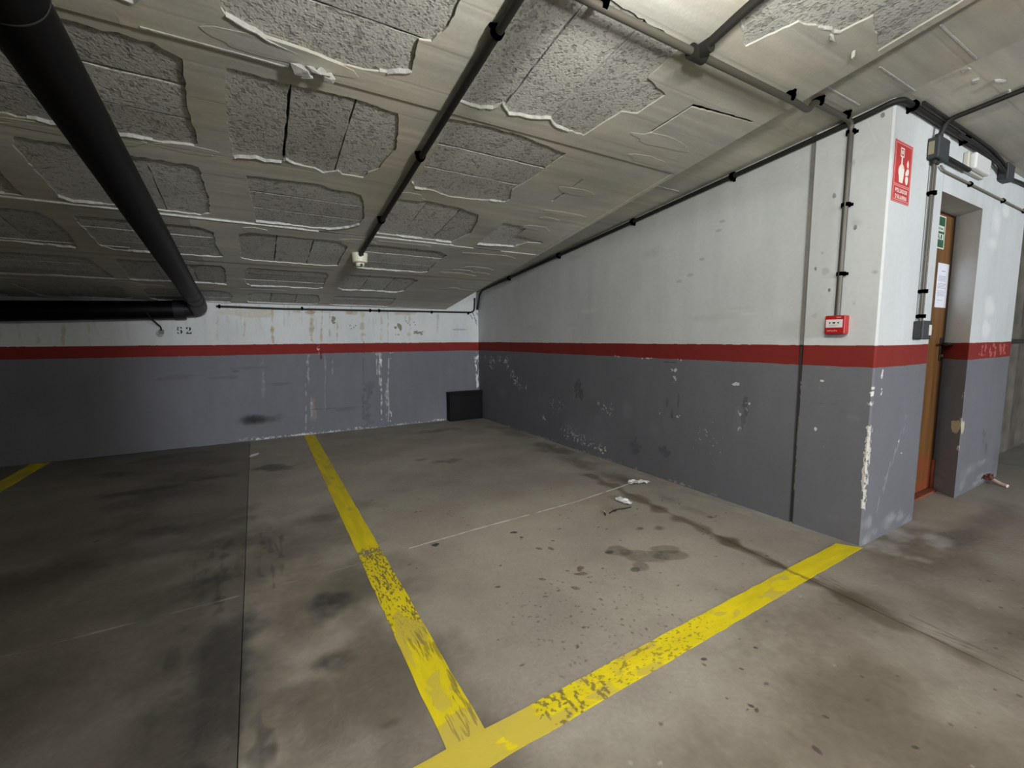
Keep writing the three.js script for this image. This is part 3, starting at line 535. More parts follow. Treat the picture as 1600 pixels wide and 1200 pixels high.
    for (let k = 0; k < n; k++) { const t = k / n * Math.PI * 2, q = 0.75 + 0.5 * vn(k * 0.45, i, 5) + 0.12 * hash(k, i, 6); P.push([cx + Math.cos(t) * rx * q, cz + Math.sin(t) * rz * q]); }
    mesh('mortar_skim', prism(poly(P), 0.011, slope(zn[2] + rr(0.001, 0.0022)), cuv), M.soffit, ceiling);
  }
  // broken plaster left between two boards
  for (const [u, v, s] of [[470, 99, 0.05], [493, 103, 0.045], [505, 106, 0.04], [512, 112, 0.04], [478, 108, 0.03], [1300, 52, 0.018], [1335, 78, 0.022]]) {
    const [x, z] = onCeil(u, v), pts = [];
    for (let k = 0; k < 12; k++) pts.push(V(x + rr(-s, s) * 0.8, ceilY(z) - 0.012 + rr(-0.022, 0.012), z + rr(-s, s) * 0.45));
    mesh('plaster_lump', setUV(new ConvexGeometry(pts), boxUV(1)), M.lip, ceiling);
  }
  // higher strip beside the right wall and over the door
  const band = (a, b, d) => [a, bandY(b) + d, b];
  mesh('high_soffit', prism(rect(XE - 0.02, -0.2, 7.2, 6.02), 0.2, band, cuv), M.soffit, ceiling);
  for (const [z, x0, x1, h] of [[4.62, -0.35, 0.02, 0.003], [4.45, -0.42, -0.1, 0.003], [3.4, -0.44, -0.1, 0.003], [4.83, -0.42, -0.02, 0.003]]) mesh('board_ridge', prism(rect(x0, z, x1, z + 0.006), 0.02, (a, b, d) => [a, bandY(b) - h + d, b], cuv), M.lip, ceiling);
  for (const [u, v, s] of [[1510, 108, 0.025], [1523, 126, 0.03], [1562, 125, 0.03], [1575, 142, 0.018], [1545, 245, 0.02], [1550, 235, 0.02]]) {
    const p = onPlane(u, v, [0, 1, -0.103], 1.76), pts = [];
    for (let k = 0; k < 10; k++) pts.push(V(p[0] + rr(-s, s), bandY(p[2]) + rr(-0.012, 0.006), p[2] + rr(-s, s) * 0.6));
    mesh('plaster_lump', setUV(new ConvexGeometry(pts), boxUV(1)), M.lip, ceiling);
  }
  // level slab over the driving aisle
  mesh('aisle_slab', box(-7.2, 7.2, 2.43, 2.7, 6.0, 26.2), M.slab, ceiling);
}

// ───────────────────────── bay markings ─────────────────────────
{
  // road paint, worn by tyres; uv in metres along each line
  const P = new Paint(1024, 1024, 0, 0, 5, 1);        // three strips share one sheet: v bands of 1/4
  const yel = [220, 200, 6], worn = [196, 176, 72], bare = [126, 119, 106], mark = [112, 100, 62];
  P.fill((a, b) => {
    const m = fbm(a * 6, b * 24, 4, 71) - 0.5, g = vn(a * 120, b * 600, 9) - 0.5, k = 1 + m * 0.16 + g * 0.05;
    return [yel[0] * k, yel[1] * k, yel[2] * (1 + m * 0.6), 0.5 + m * 0.3 + g * 0.3];
  });
  // strip 0 (v 0..0.25): left line, a = z ; strip 1 (0.3..0.55): front line, a = x + 2.6 ; strip 2 (0.6..0.85): next bay
  const S = [[0, 0.25], [0.3, 0.55], [0.6, 0.85]], at = (s, t) => S[s][0] + (S[s][1] - S[s][0]) * t;
  const sc = (s, a, t, ra, rt, col, op, o) => P.area(a - ra, at(s, t) - rt * 0.25, a + ra, at(s, t) + rt * 0.25, (x, y) => {
    const p = (x - a) / ra, q = (y - at(s, t)) / (rt * 0.25), d = p * p + q * q; if (d > 1) return 0;
    return op * sstep(o.thr, o.thr + 0.06, fbm(x * o.f + y * (o.sk || 0), y * o.fy, 3, o.s) - 0.1 * d);
  }, col);
  for (const [z, r, th] of [[3.32, 0.1, 0.5], [3.5, 0.2, 0.5], [3.75, 0.25, 0.52], [3.95, 0.12, 0.52]]) sc(0, z, 0.5, r, 0.5, mark, 0.9, { thr: th + 0.05, f: 60, fy: 110, s: 5 + Math.round(z * 10) });
  sc(0, 3.3, 0.5, 0.04, 0.6, bare, 0.95, { thr: 0.42, f: 40, fy: 60, s: 77 });
  for (const [z, r, th, c] of [[1.2, 0.5, 0.56, worn], [2.2, 0.5, 0.58, worn], [4.1, 0.25, 0.5, worn], [4.45, 0.2, 0.42, worn], [4.55, 0.12, 0.36, worn]]) sc(0, z, 0.5, r, 0.6, c, 0.8, { thr: th, f: 8, fy: 14, s: 31 + Math.round(z * 10) });
  for (let i = 0; i < 9; i++) sc(0, rr(4.0, 4.5), rr(0.2, 0.8), 0.06, 0.18, mark, 0.5, { thr: 0.5, f: 14, fy: 160, sk: 40, s: 300 + i });
  for (const [x, r, th, c] of [[0.35, 0.16, 0.34, worn], [0.55, 0.12, 0.42, worn], [0.95, 0.25, 0.48, worn], [1.6, 0.4, 0.6, worn]]) sc(1, x, 0.5, r, 0.6, c, 0.85, { thr: th, f: 8, fy: 14, s: 131 + Math.round(x * 10) });
  for (const [x, r] of [[0.62, 0.07], [0.68, 0.05], [0.78, 0.04]]) sc(1, x, 0.5, r, 0.45, mark, 0.8, { thr: 0.56, f: 110, fy: 40, s: 200 + Math.round(x * 100) });
  sc(1, 0.95, 0.5, 0.25, 0.5, mark, 0.6, { thr: 0.6, f: 90, fy: 90, s: 222 }); sc(1, 1.25, 0.5, 0.2, 0.5, mark, 0.6, { thr: 0.66, f: 80, fy: 80, s: 229 });
  sc(1, 2.02, 0.5, 0.012, 0.6, [150, 128, 40], 0.8, { thr: 0.3, f: 30, fy: 20, s: 250 });
  for (let i = 0; i < 3; i++) sc(2, rr(0.2, 2.5), 0.5, 0.5, 0.6, worn, 0.8, { thr: 0.45, f: 8, fy: 14, s: 400 + i });
  const mat = P.material(0.0008, { roughness: 0.7 });
  const strip = (pts, s, along, across) => {           // edges slightly ragged
    const out = [];
    for (let i = 0; i < pts.length; i++) { const a = pts[i], b = pts[(i + 1) % pts.length], n = Math.max(1, Math.round(Math.hypot(b[0] - a[0], b[1] - a[1]) / 0.06)); for (let k = 0; k < n; k++) { const t = k / n; out.push([a[0] + (b[0] - a[0]) * t + (k ? rr(-0.0025, 0.0025) : 0), a[1] + (b[1] - a[1]) * t + (k ? rr(-0.0025, 0.0025) : 0)]); } }
    return prism(poly(out), 0.0012, (a, b, d) => [a, d + 0.0002 + s * 0.0004, b], (x, y, z) => [along(x, z) / 5, at(s, clamp(across(x, z)))]);
  };
  tag(mesh('parking_line', strip([[-2.265, 0.03], [-2.155, 0.03], [-2.2, 4.56], [-2.318, 4.56]], 0, (x, z) => z, (x, z) => (x + 2.32) / 0.17), mat), 'long yellow bay line worn near its middle by tyres', 'road marking');
  tag(mesh('parking_line', strip([[-0.075, 4.478], [-0.012, 4.574], [-2.6, 4.64], [-2.6, 4.536]], 1, (x, z) => x + 2.6, (x, z) => (z - 4.47) / 0.17), mat), 'yellow line across the bay mouth ending at the pillar', 'road marking');
  tag(mesh('parking_line', strip([[-4.5, 0.03], [-4.37, 0.03], [-4.37, 4.5], [-4.5, 4.5]], 2, (x, z) => z, (x, z) => (x + 4.5) / 0.13), mat), 'yellow bay line of the neighbouring dark bay', 'road marking');
}

// ───────────────────────── drain pipe ─────────────────────────
{
  const g = group('drain_pipe'); tag(g, 'thick black plastic drain pipe hung under the ceiling, bending along the back wall', 'pipe');
  const ax = z => -3.16 + 0.0172 * (z - 0.15), ay = z => 1.45 + 0.083 * (z - 0.15), at = z => [ax(z), ay(z), z];
  const r = 0.066, rb = 0.088;
  mesh('pipe_run', tube([at(0.42), at(8)], r, 40), M.pvc, g);
  mesh('pipe_run', tube([[-3.3, 1.402, 0.13], [-5.15, 1.335, 0.13]], rb, 40), M.pvc, g);
  mesh('elbow', tube([at(0.45), [ax(0.14) + 0.0, 1.418, 0.135], [-3.34, 1.402, 0.13]], 0.076, 40, 0.16), M.pvcGrey, g);
  const ring = (z, R, L) => tube([at(z), at(z + L)], R, 40);
  mesh('coupling', ring(0.62, 0.071, 0.12), M.pvc, g);
  mesh('coupling', ring(0.98, 0.069, 0.03), M.pvc, g);
  mesh('coupling', ring(4.25, 0.073, 0.16), M.pvc, g);
  { const c = at(4.25), t = new THREE.TorusGeometry(0.0705, 0.0035, 12, 48); t.translate(c[0], c[1], c[2]); mesh('coupling_lip', t, M.pvcGrey, g); }
  mesh('coupling', tube([[-3.36, 1.4, 0.13], [-3.27, 1.404, 0.13]], 0.094, 40), M.pvcGrey, g);
  // hanger clip and its drop rod
  mesh('hanger_rod', tube([[-3.56, 1.37, 0.225], [-3.53, 1.3, 0.16], [-3.49, 1.235, 0.02], [-3.49, 1.2, 0.012]], 0.008, 8, 0.02), M.clamp, g);
  mesh('hanger_plate', rbox(-3.51, -3.47, 1.165, 1.21, 0.002, 0.016, 0.003), plain(0x6d7068, 0.6, 0.3), g);
}

// ───────────────────────── conduits ─────────────────────────
function clampOn(parent, p, dir, up, r = 0.014, mat = M.clamp) {       // saddle with two feet, p on the surface
  const d = V(...dir).normalize(), n = V(...up).normalize(), s = d.clone().cross(n).normalize();
  const m = new THREE.Matrix4().makeBasis(s, n, d).setPosition(V(...p));
  const a = new THREE.CylinderGeometry(r * 1.5, r * 1.5, 0.02, 14); a.rotateX(Math.PI / 2); a.translate(0, r * 1.3, 0);
  const f = new THREE.BoxGeometry(r * 3.6, 0.006, 0.014); f.translate(0, 0.004, 0);
  const b1 = new THREE.CylinderGeometry(0.005, 0.005, 0.01, 8); b1.translate(r * 1.5, 0.008, 0); const b2 = b1.clone().translate(-r * 3, 0, 0);
  const g = merge([a, f, b1, b2]); g.applyMatrix4(m); return mesh('clamp', g, mat, parent);
}
const cN = [0, -1, 0.155], cD = [0, 0.155, 1];
{ // single run down the slope to the detector
  const g = group('conduit'); tag(g, 'dark straight conduit running down the sloped ceiling to the detector', 'conduit');
  const p = z => [-1.945, ceilY(z) - 0.034, z];
  mesh('tube', tube([p(5.6), p(1.9)], 0.0145, 14), M.conduit, g);
  for (const [u, v] of [[778, 37], [659, 236], [598, 337]]) { const z = onCeil(u, v)[1]; clampOn(g, [-1.945, ceilY(z) - 0.008, z], cD, cN, 0.0155); }
}
{ // across the ceiling, round the step, then down the pillar
  const g = group('conduit'); tag(g, 'grey conduit crossing the ceiling and dropping down the pillar to the alarm button', 'conduit');
  const c = x => [x, ceilY(4.41) - 0.05, 4.41], bz = 4.395;
  mesh('tube', tube([c(-1.93), c(-0.56), [-0.46, ceilY(4.41) - 0.055, 4.405], [-0.4, bandY(bz) - 0.028, bz], [-0.031, bandY(bz) - 0.03, bz], [-0.031, 1.205, 4.39]], 0.0135, 14, 0.05), M.steel, g);
  mesh('tube', tube([c(-1.245), [-1.25, ceilY(4.6) - 0.04, 4.6], [-1.25, ceilY(5.9) - 0.04, 5.9]], 0.0155, 14), M.conduit, g);
  { const q = new THREE.CylinderGeometry(0.026, 0.026, 0.07, 18); q.rotateZ(Math.PI / 2); const t = new THREE.CylinderGeometry(0.024, 0.024, 0.05, 18); t.rotateX(Math.PI / 2); t.translate(0, 0.003, 0.03); const m = merge([q, t]); m.translate(...c(-1.245)); mesh('tee_fitting', m, M.clamp, g); }
  for (const x of [-0.63, -1.7]) clampOn(g, [x, ceilY(4.41) - 0.02, 4.41], [1, 0, 0], [0, -1, 0.1], 0.0145);
  clampOn(g, [-0.36, bandY(bz), bz], [1, 0, 0], [0, -1, 0], 0.0145); clampOn(g, [-0.1, bandY(bz), bz], [1, 0, 0], [0, -1, 0], 0.0145);
  for (const v of [212, 322, 428]) { const y = onRight(1322, v)[1]; clampOn(g, [-0.004, y, 4.392], [0, 1, 0], [-1, 0, 0], 0.0145); }
}
{ // along the top of the right wall, round the pillar corner to the boxes over the door
  const g = group('conduit'); tag(g, 'dark conduit along the top of the right wall bending round the pillar', 'conduit');
  const w = z => [-0.024, bandY(z) - 0.03, z];
  mesh('tube', tube([[-0.024, 1.5, 0.03], w(0.12), w(4.46), [-0.02, bandY(4.58) - 0.02, 4.585], [0.14, bandY(4.58) - 0.018, 4.584], [1.2, bandY(4.58) - 0.018, 4.584], [1.46, bandY(4.58) - 0.03, 4.586], [1.575, 2.165, 4.588]], 0.014, 14, 0.09), M.conduit, g);
  for (const z of [0.9, 1.9, 2.9, 3.75]) clampOn(g, [-0.001, bandY(z) - 0.03, z], [0, 0.1, 1], [-1, 0, 0], 0.0165);
  for (const x of [0.12, 0.85]) clampOn(g, [x, bandY(4.58) - 0.018, ZP + 0.001], [1, 0, 0], [0, 0, 1], 0.0165);
}
{
  const c = group('cable_bundle'); tag(c, 'thick dark cables along the wall top over the door', 'cable');
  const y = bandY(4.62);
  mesh('cable', tube([[0.16, y - 0.012, 4.612], [0.9, y - 0.012, 4.612], [1.25, y - 0.016, 4.61], [1.48, y - 0.04, 4.605], [1.575, 2.18, 4.6]], 0.009, 10, 0.12), M.cable, c);
  mesh('cable', tube([[0.7, y - 0.034, 4.602], [1.2, y - 0.036, 4.602], [1.46, y - 0.06, 4.6], [1.57, 2.15, 4.596]], 0.008, 10, 0.12), M.cable, c);
}
{ // back wall
  const g = group('conduit'); tag(g, 'thin conduit along the top of the back wall, turning up in the corner', 'conduit');
  mesh('tube', tube([[-3.02, 1.452, 0.018], [-2.4, 1.443, 0.018], [-0.065, 1.462, 0.018], [-0.055, 1.66, 0.018]], 0.011, 12, 0.07), M.conduit, g);
  for (const [u, v] of [[343, 480], [472, 483], [578, 486], [592, 486], [674, 487], [731, 487]]) { const x = onBack(u, v)[0]; clampOn(g, [x, 1.452, 0.001], [1, 0, 0], [0, 0, 1], 0.011); }
}

// ───────────────────────── detector ─────────────────────────
{
  const g = group('smoke_detector'); tag(g, 'cream round detector at the end of the ceiling conduit', 'detector');
  const [x, z] = [-1.94, 1.86], y = ceilY(z) - 0.004;
  const lathe = (pts, n = 40) => new THREE.LatheGeometry(pts.map(p => new THREE.Vector2(...p)), n);
  const cream = plain(0xdad7c2, 0.5), put = q => { q.translate(x, y, z); return q; };
  mesh('base', put(lathe([[0, 0], [0.062, 0], [0.063, -0.004], [0.06, -0.03], [0.056, -0.066], [0.054, -0.072], [0.034, -0.076], [0, -0.076]])), cream, g);
  mesh('sensor_head', put(lathe([[0, -0.07], [0.033, -0.074], [0.034, -0.09], [0.03, -0.1], [0.022, -0.104], [0, -0.104]])), cream, g);
  { const q = new THREE.CylinderGeometry(0.011, 0.011, 0.012, 16); q.rotateX(Math.PI / 2); q.translate(0.004, -0.094, 0.028); mesh('opening', put(q), plain(0x2a2924, 0.7), g); }
  { const q = new THREE.BoxGeometry(0.034, 0.03, 0.02); q.translate(0, -0.012, 0.06); mesh('cable_entry', put(q), M.clamp, g); }
}

// ───────────────────────── alarm call point ─────────────────────────
{
  const g = group('alarm_call_point'); tag(g, 'red alarm call point with white glass panel on the pillar side', 'alarm button');
  const x0 = -0.054, red = plain(0xa81c1f, 0.35);
  mesh('body', rbox(x0, -0.004, 1.114, 1.212, 4.343, 4.437, 0.006), red, g);
  const cv = document.createElement('canvas'); cv.width = 256; cv.height = 256; const c = cv.getContext('2d');
  c.fillStyle = '#dcd6d6'; c.fillRect(0, 0, 256, 256); c.fillStyle = '#1b1b1b';
  c.beginPath(); c.arc(128, 108, 26, 0, 7); c.fill();
  for (const s of [-1, 1]) { c.beginPath(); c.moveTo(128 + s * 40, 108); c.lineTo(128 + s * 78, 78); c.lineTo(128 + s * 78, 138); c.fill(); }
  c.fillStyle = '#8a8686'; for (let i = 0; i < 3; i++) c.fillRect(50, 168 + i * 18, 156 - i * 20, 6);
  const t = new THREE.CanvasTexture(cv); t.colorSpace = THREE.SRGBColorSpace;
  const q = new THREE.PlaneGeometry(0.076, 0.042); q.rotateY(-Math.PI / 2); q.translate(x0 - 0.0032, 1.17, 4.389);
  const pane = mesh('glass_panel', rbox(x0 - 0.003, x0 + 0.001, 1.149, 1.191, 4.351, 4.427, 0.001), plain(0xdcd6d6, 0.25), g);
  mesh('panel_print', q, new THREE.MeshStandardMaterial({ map: t, roughness: 0.3 }), g);
  const cv2 = document.createElement('canvas'); cv2.width = 256; cv2.height = 64; const d = cv2.getContext('2d');
  d.fillStyle = '#a81c1f'; d.fillRect(0, 0, 256, 64); d.fillStyle = '#e7b8b8'; for (let i = 0; i < 7; i++) d.fillRect(10 + i * 30, 26 - (i % 3) * 4, 20, 16 + (i % 2) * 6);
  const t2 = new THREE.CanvasTexture(cv2); t2.colorSpace = THREE.SRGBColorSpace;
  const q2 = new THREE.PlaneGeometry(0.06, 0.015); q2.rotateY(-Math.PI / 2); q2.translate(x0 - 0.0006, 1.132, 4.384);
  mesh('lettering', q2, new THREE.MeshStandardMaterial({ map: t2, roughness: 0.4 }), g);
  mesh('top_mark', box(x0 - 0.0008, x0 + 0.001, 1.2, 1.204, 4.398, 4.42), plain(0xd8a0a0, 0.5), g);
}

// ───────────────────────── fire sign ─────────────────────────
{
  const W = 420, H = 600, cv = document.createElement('canvas'); cv.width = W; cv.height = H; const c = cv.getContext('2d');
  const red = '#c23a3c', white = '#f0ebdf';
  c.fillStyle = '#e2938d'; c.fillRect(0, 0, W, H);
  c.fillStyle = red; c.fillRect(9, 9, W - 18, H - 18);
  c.strokeStyle = '#e7b3ad'; c.lineWidth = 7; c.strokeRect(24, 24, W - 48, 400); c.strokeRect(24, 440, W - 48, H - 464);
  c.fillStyle = white;
  // push button
  c.fillRect(128, 56, 92, 92); c.fillStyle = red; c.fillRect(142, 70, 64, 64); c.fillStyle = white; c.beginPath(); c.arc(174, 102, 22, 0, 7); c.fill();
  // pointing hand
  c.beginPath(); c.moveTo(160, 142); c.quadraticCurveTo(174, 130, 188, 142); c.lineTo(192, 216); c.quadraticCurveTo(244, 226, 246, 282); c.lineTo(236, 340); c.lineTo(226, 400); c.lineTo(134, 400); c.lineTo(122, 340); c.quadraticCurveTo(96, 300, 108, 268); c.quadraticCurveTo(120, 240, 156, 222); c.closePath(); c.fill();
  c.strokeStyle = red; c.lineWidth = 3; for (const x of [196, 212, 228]) { c.beginPath(); c.moveTo(x, 228); c.lineTo(x, 258); c.stroke(); }
  // flames
  const flame = (x, y, s) => { c.beginPath(); c.moveTo(x, y); c.bezierCurveTo(x - 46 * s, y - 20 * s, x - 30 * s, y - 70 * s, x + 4 * s, y - 110 * s); c.bezierCurveTo(x + 2 * s, y - 84 * s, x + 34 * s, y - 78 * s, x + 30 * s, y - 36 * s); c.bezierCurveTo(x + 28 * s, y - 14 * s, x + 16 * s, y - 2 * s, x, y); c.fill(); };
  flame(316, 404, 1.25); flame(330, 310, 1.0); flame(320, 234, 0.8); flame(296, 330, 0.7);
  c.strokeStyle = red; c.lineWidth = 9; c.beginPath(); c.moveTo(270, 330); c.quadraticCurveTo(310, 300, 356, 318); c.stroke(); c.beginPath(); c.moveTo(280, 250); c.quadraticCurveTo(316, 224, 350, 240); c.stroke();
  c.fillStyle = white; c.textAlign = 'center'; c.textBaseline = 'middle'; c.font = 'bold 58px sans-serif';
  c.fillText('POLSADOR', W / 2, 482); c.fillText("D'ALARMA", W / 2, 544);
  const t = new THREE.CanvasTexture(cv); t.colorSpace = THREE.SRGBColorSpace;
  const g = group('fire_alarm_sign'); tag(g, 'red fire alarm sign with hand and flames on the white pillar', 'sign');
  mesh('board', box(0.024, 0.226, 1.763, 2.049, ZP, ZP + 0.003), plain(0xb9383a, 0.5), g);
  const q = new THREE.PlaneGeometry(0.202, 0.286); q.translate(0.125, 1.906, ZP + 0.0034);
  mesh('print', q, new THREE.MeshStandardMaterial({ map: t, roughness: 0.45 }), g);
}

// ───────────────────────── boxes, lamp and wiring over the door ─────────────────────────
const boxGrey = plain(0x2b2f33, 0.55), boxLid = plain(0x363b40, 0.5);
function junctionBox(label, x0, x1, y0, y1, d, o = {}) {
  const g = group(o.name || 'junction_box'); tag(g, label, o.cat || 'junction box');
  mesh('body', rbox(x0, x1, y0, y1, ZP, ZP + d * 0.8, 0.006), boxGrey, g);
  mesh('lid', rbox(x0 - 0.002, x1 + 0.002, y0 - 0.002, y1 + 0.002, ZP + d * 0.75, ZP + d, 0.005), boxLid, g);
  for (const [x, y] of [[x0 + 0.012, y0 + 0.012], [x1 - 0.012, y1 - 0.012], [x0 + 0.012, y1 - 0.012], [x1 - 0.012, y0 + 0.012]]) { const s = new THREE.CylinderGeometry(0.005, 0.005, 0.003, 12); s.rotateX(Math.PI / 2); s.translate(x, y, ZP + d + 0.001); mesh('screw', s, M.steel, g); }
  return g;
}
{
  const a = junctionBox('dark grey junction box high on the wall between sign and door', 0.405, 0.545, 2.025, 2.13, 0.05);
  mesh('side_plate', box(0.4035, 0.4055, 2.045, 2.11, ZP + 0.006, ZP + 0.03), plain(0x8a826c, 0.7), a);
  for (const x of [0.455, 0.48]) { const s = new THREE.CylinderGeometry(0.014, 0.014, 0.022, 16); s.translate(x, 2.016, ZP + 0.018); mesh('gland', s, M.clamp, a); }
  { const s = new THREE.CylinderGeometry(0.017, 0.017, 0.03, 16); s.translate(0.47, 2.142, ZP + 0.024); mesh('gland', s, M.clamp, a); }
  { const s = new THREE.CylinderGeometry(0.016, 0.016, 0.03, 16); s.rotateZ(Math.PI / 2); s.translate(0.558, 2.062, ZP + 0.024); mesh('gland', s, M.clamp, a); }
  const b = junctionBox('grey junction box where the cables end, beyond the emergency light', 1.565, 1.705, 2.115, 2.215, 0.05);
  { const s = new THREE.CylinderGeometry(0.015, 0.015, 0.03, 16); s.rotateZ(Math.PI / 2); s.translate(1.718, 2.15, ZP + 0.024); mesh('gland', s, M.clamp, b); }
  const sw = junctionBox('small grey switch box at the lower end of the wall conduits', 0.425, 0.535, 1.085, 1.183, 0.045, { name: 'switch_box', cat: 'switch' });
  mesh('rocker', rbox(0.5, 0.527, 1.105, 1.162, ZP + 0.044, ZP + 0.05, 0.002), plain(0xd8d8cc, 0.4), sw);
  const sd = group('conduit'); tag(sd, 'pair of thin steel conduits dropping from junction box to switch box', 'conduit');
  mesh('tube', tube([[0.455, 2.02, ZP + 0.018], [0.455, 1.18, ZP + 0.018]], 0.0065, 12), M.steel, sd);
  mesh('tube', tube([[0.48, 2.02, ZP + 0.018], [0.48, 1.18, ZP + 0.018]], 0.0065, 12), M.steel, sd);
  for (const v of [302, 457, 495]) { const y = onFront(1446, v)[1]; clampOn(sd, [0.4675, y, ZP + 0.001], [0, 1, 0], [0, 0, 1], 0.013); }
  const cc = group('conduit'); tag(cc, 'dark curved conduit coming along the ceiling into the junction box', 'conduit');
  mesh('tube', tube([[0.47, 2.135, ZP + 0.024], [0.47, 2.215, ZP + 0.05], [0.47, bandY(4.95) - 0.018, 4.95], [0.47, bandY(5.9) - 0.018, 5.9]], 0.012, 14, 0.22), M.conduit, cc);
  clampOn(cc, [0.47, bandY(4.95), 4.95], [0, 0.1, 1], [0, -1, 0], 0.0125);
  const st = group('cable'); tag(st, 'short dark cable linking junction box and emergency light', 'cable');
  mesh('sheath', tube([[0.56, 2.062, ZP + 0.024], [0.95, 2.062, ZP + 0.024]], 0.0135, 12), M.conduit, st);
  const th = group('conduit'); tag(th, 'thin pale conduit crossing the wall just above the door opening', 'conduit');
  mesh('tube', tube([[0.57, 2.02, ZP + 0.012], [0.62, 2.005, ZP + 0.012], [2.2, 2.005, ZP + 0.012], [2.29, 2.0, ZP + 0.012], [2.36, 1.985, ZP + 0.0]], 0.0055, 10, 0.03), plain(0x8d887b, 0.5, 0.2), th);
  for (const x of [1.05, 1.7, 2.2]) clampOn(th, [x, 2.005, ZP + 0.001], [1, 0, 0], [0, 0, 1], 0.008, plain(0x6b675e, 0.6));
  const ex = group('cable'); tag(ex, 'dark cable leaving the far junction box along the wall', 'cable');
  mesh('sheath', tube([[1.72, 2.15, ZP + 0.024], [2.0, 2.17, ZP + 0.02], [2.3, 2.18, ZP + 0.02], [2.6, 2.18, ZP - 0.1]], 0.009, 10), M.cable, ex);
}
{
  const g = group('emergency_light'); tag(g, 'white plastic emergency light above the door opening', 'emergency light');
  mesh('housing', rbox(0.93, 1.225, 2.055, 2.165, ZP, ZP + 0.026, 0.008), plain(0xc9c8bd, 0.5), g);
  mesh('diffuser', rbox(0.945, 1.21, 2.064, 2.158, ZP + 0.022, ZP + 0.056, 0.014), new THREE.MeshPhysicalMaterial({ color: 0xe6e8e6, roughness: 0.3, clearcoat: 0.4 }), g);
  mesh('test_led', new THREE.CylinderGeometry(0.004, 0.004, 0.004, 12).rotateX(Math.PI / 2).translate(1.19, 2.1, ZP + 0.057), plain(0x9fd08c, 0.4), g);
}

// ───────────────────────── door ─────────────────────────
{
  const g = group('door_1'); struct(g, 'brown wooden door set back in the wall, with red-brown frame foot', 'door');
  const wood = new Paint(512, 1024, 0.6, 0, 1.6, 2); wood.fill((x, y) => {
    const w = fbm(x * 26 + fbm(x * 3, y * 1.2, 3, 5) * 5, y * 1.3, 4, 7), f = fbm(x * 160, y * 7, 2, 9) - 0.5, k = 0.72 + w * 0.5 + f * 0.14;
    return [112 * k, 76 * k, 36 * k, 0.5 + f * 0.5];
  });
  const red = [140, 62, 36];
  for (let i = 0; i < 16; i++) wood.blob([rr(1.15, 1.5), rr(0, 0.25)], rr(0.04, 0.14), rr(0.03, 0.1), red, 0.5, { soft: 0.6, f: 12 });
  wood.blob([1.3, 1.44], 0.12, 0.02, [176, 140, 84], 0.4, { f: 14 });
  const wm = wood.material(0.001, { roughness: 0.5 }), q = wood.uv();
  mesh('leaf', prism(rect(0.74, 0.02, 1.445, 1.895), 0.04, (a, b, d) => [a, b, 4.368 + d], (x, y) => q(x, y), 0.003), wm, g);
  const fm = new THREE.MeshStandardMaterial({ color: 0x4a2c18, roughness: 0.55 }), fr = tile(256, 0.5, 0.002, (x, y) => { const n = fbm(x * 12, y * 12, 4, 901); return [150 * (0.65 + n * 0.5), 78 * (0.65 + n * 0.5), 50 * (0.65 + n * 0.5), n]; });
  mesh('frame_post', box(1.448, 1.49, 0.22, 1.907, 4.33, 4.408), fm, g);
  mesh('frame_post', box(0.67, 0.735, 0, 1.907, 4.33, 4.408), fm, g);
  mesh('frame_head', box(0.735, 1.448, 1.9, 1.93, 4.33, 4.408), fm, g);
  mesh('frame_foot', box(1.446, 1.492, 0, 0.222, 4.328, 4.424), fr, g);
  mesh('sill', box(0.67, 1.47, -0.005, 0.014, 4.33, 4.45), fr, g);
  const iron = plain(0x1b1a18, 0.4, 0.5);
  const pl = mesh('lock_plate', rbox(1.375, 1.42, 0.93, 1.09, 4.411, 4.419, 0.003), iron, g);
  mesh('handle', merge([tube([[1.398, 1.045, 4.415], [1.398, 1.045, 4.462]], 0.011, 14), tube([[1.405, 1.045, 4.462], [1.3, 1.045, 4.466]], 0.009, 12)]), iron, pl);
  mesh('cylinder', new THREE.CylinderGeometry(0.011, 0.011, 0.016, 18).rotateX(Math.PI / 2).translate(1.398, 0.965, 4.42), M.steel, pl);
  mesh('backing_wall', box(0.67, 1.5, -0.1, 2.2, 4.2, 4.33), M.render, g);
}
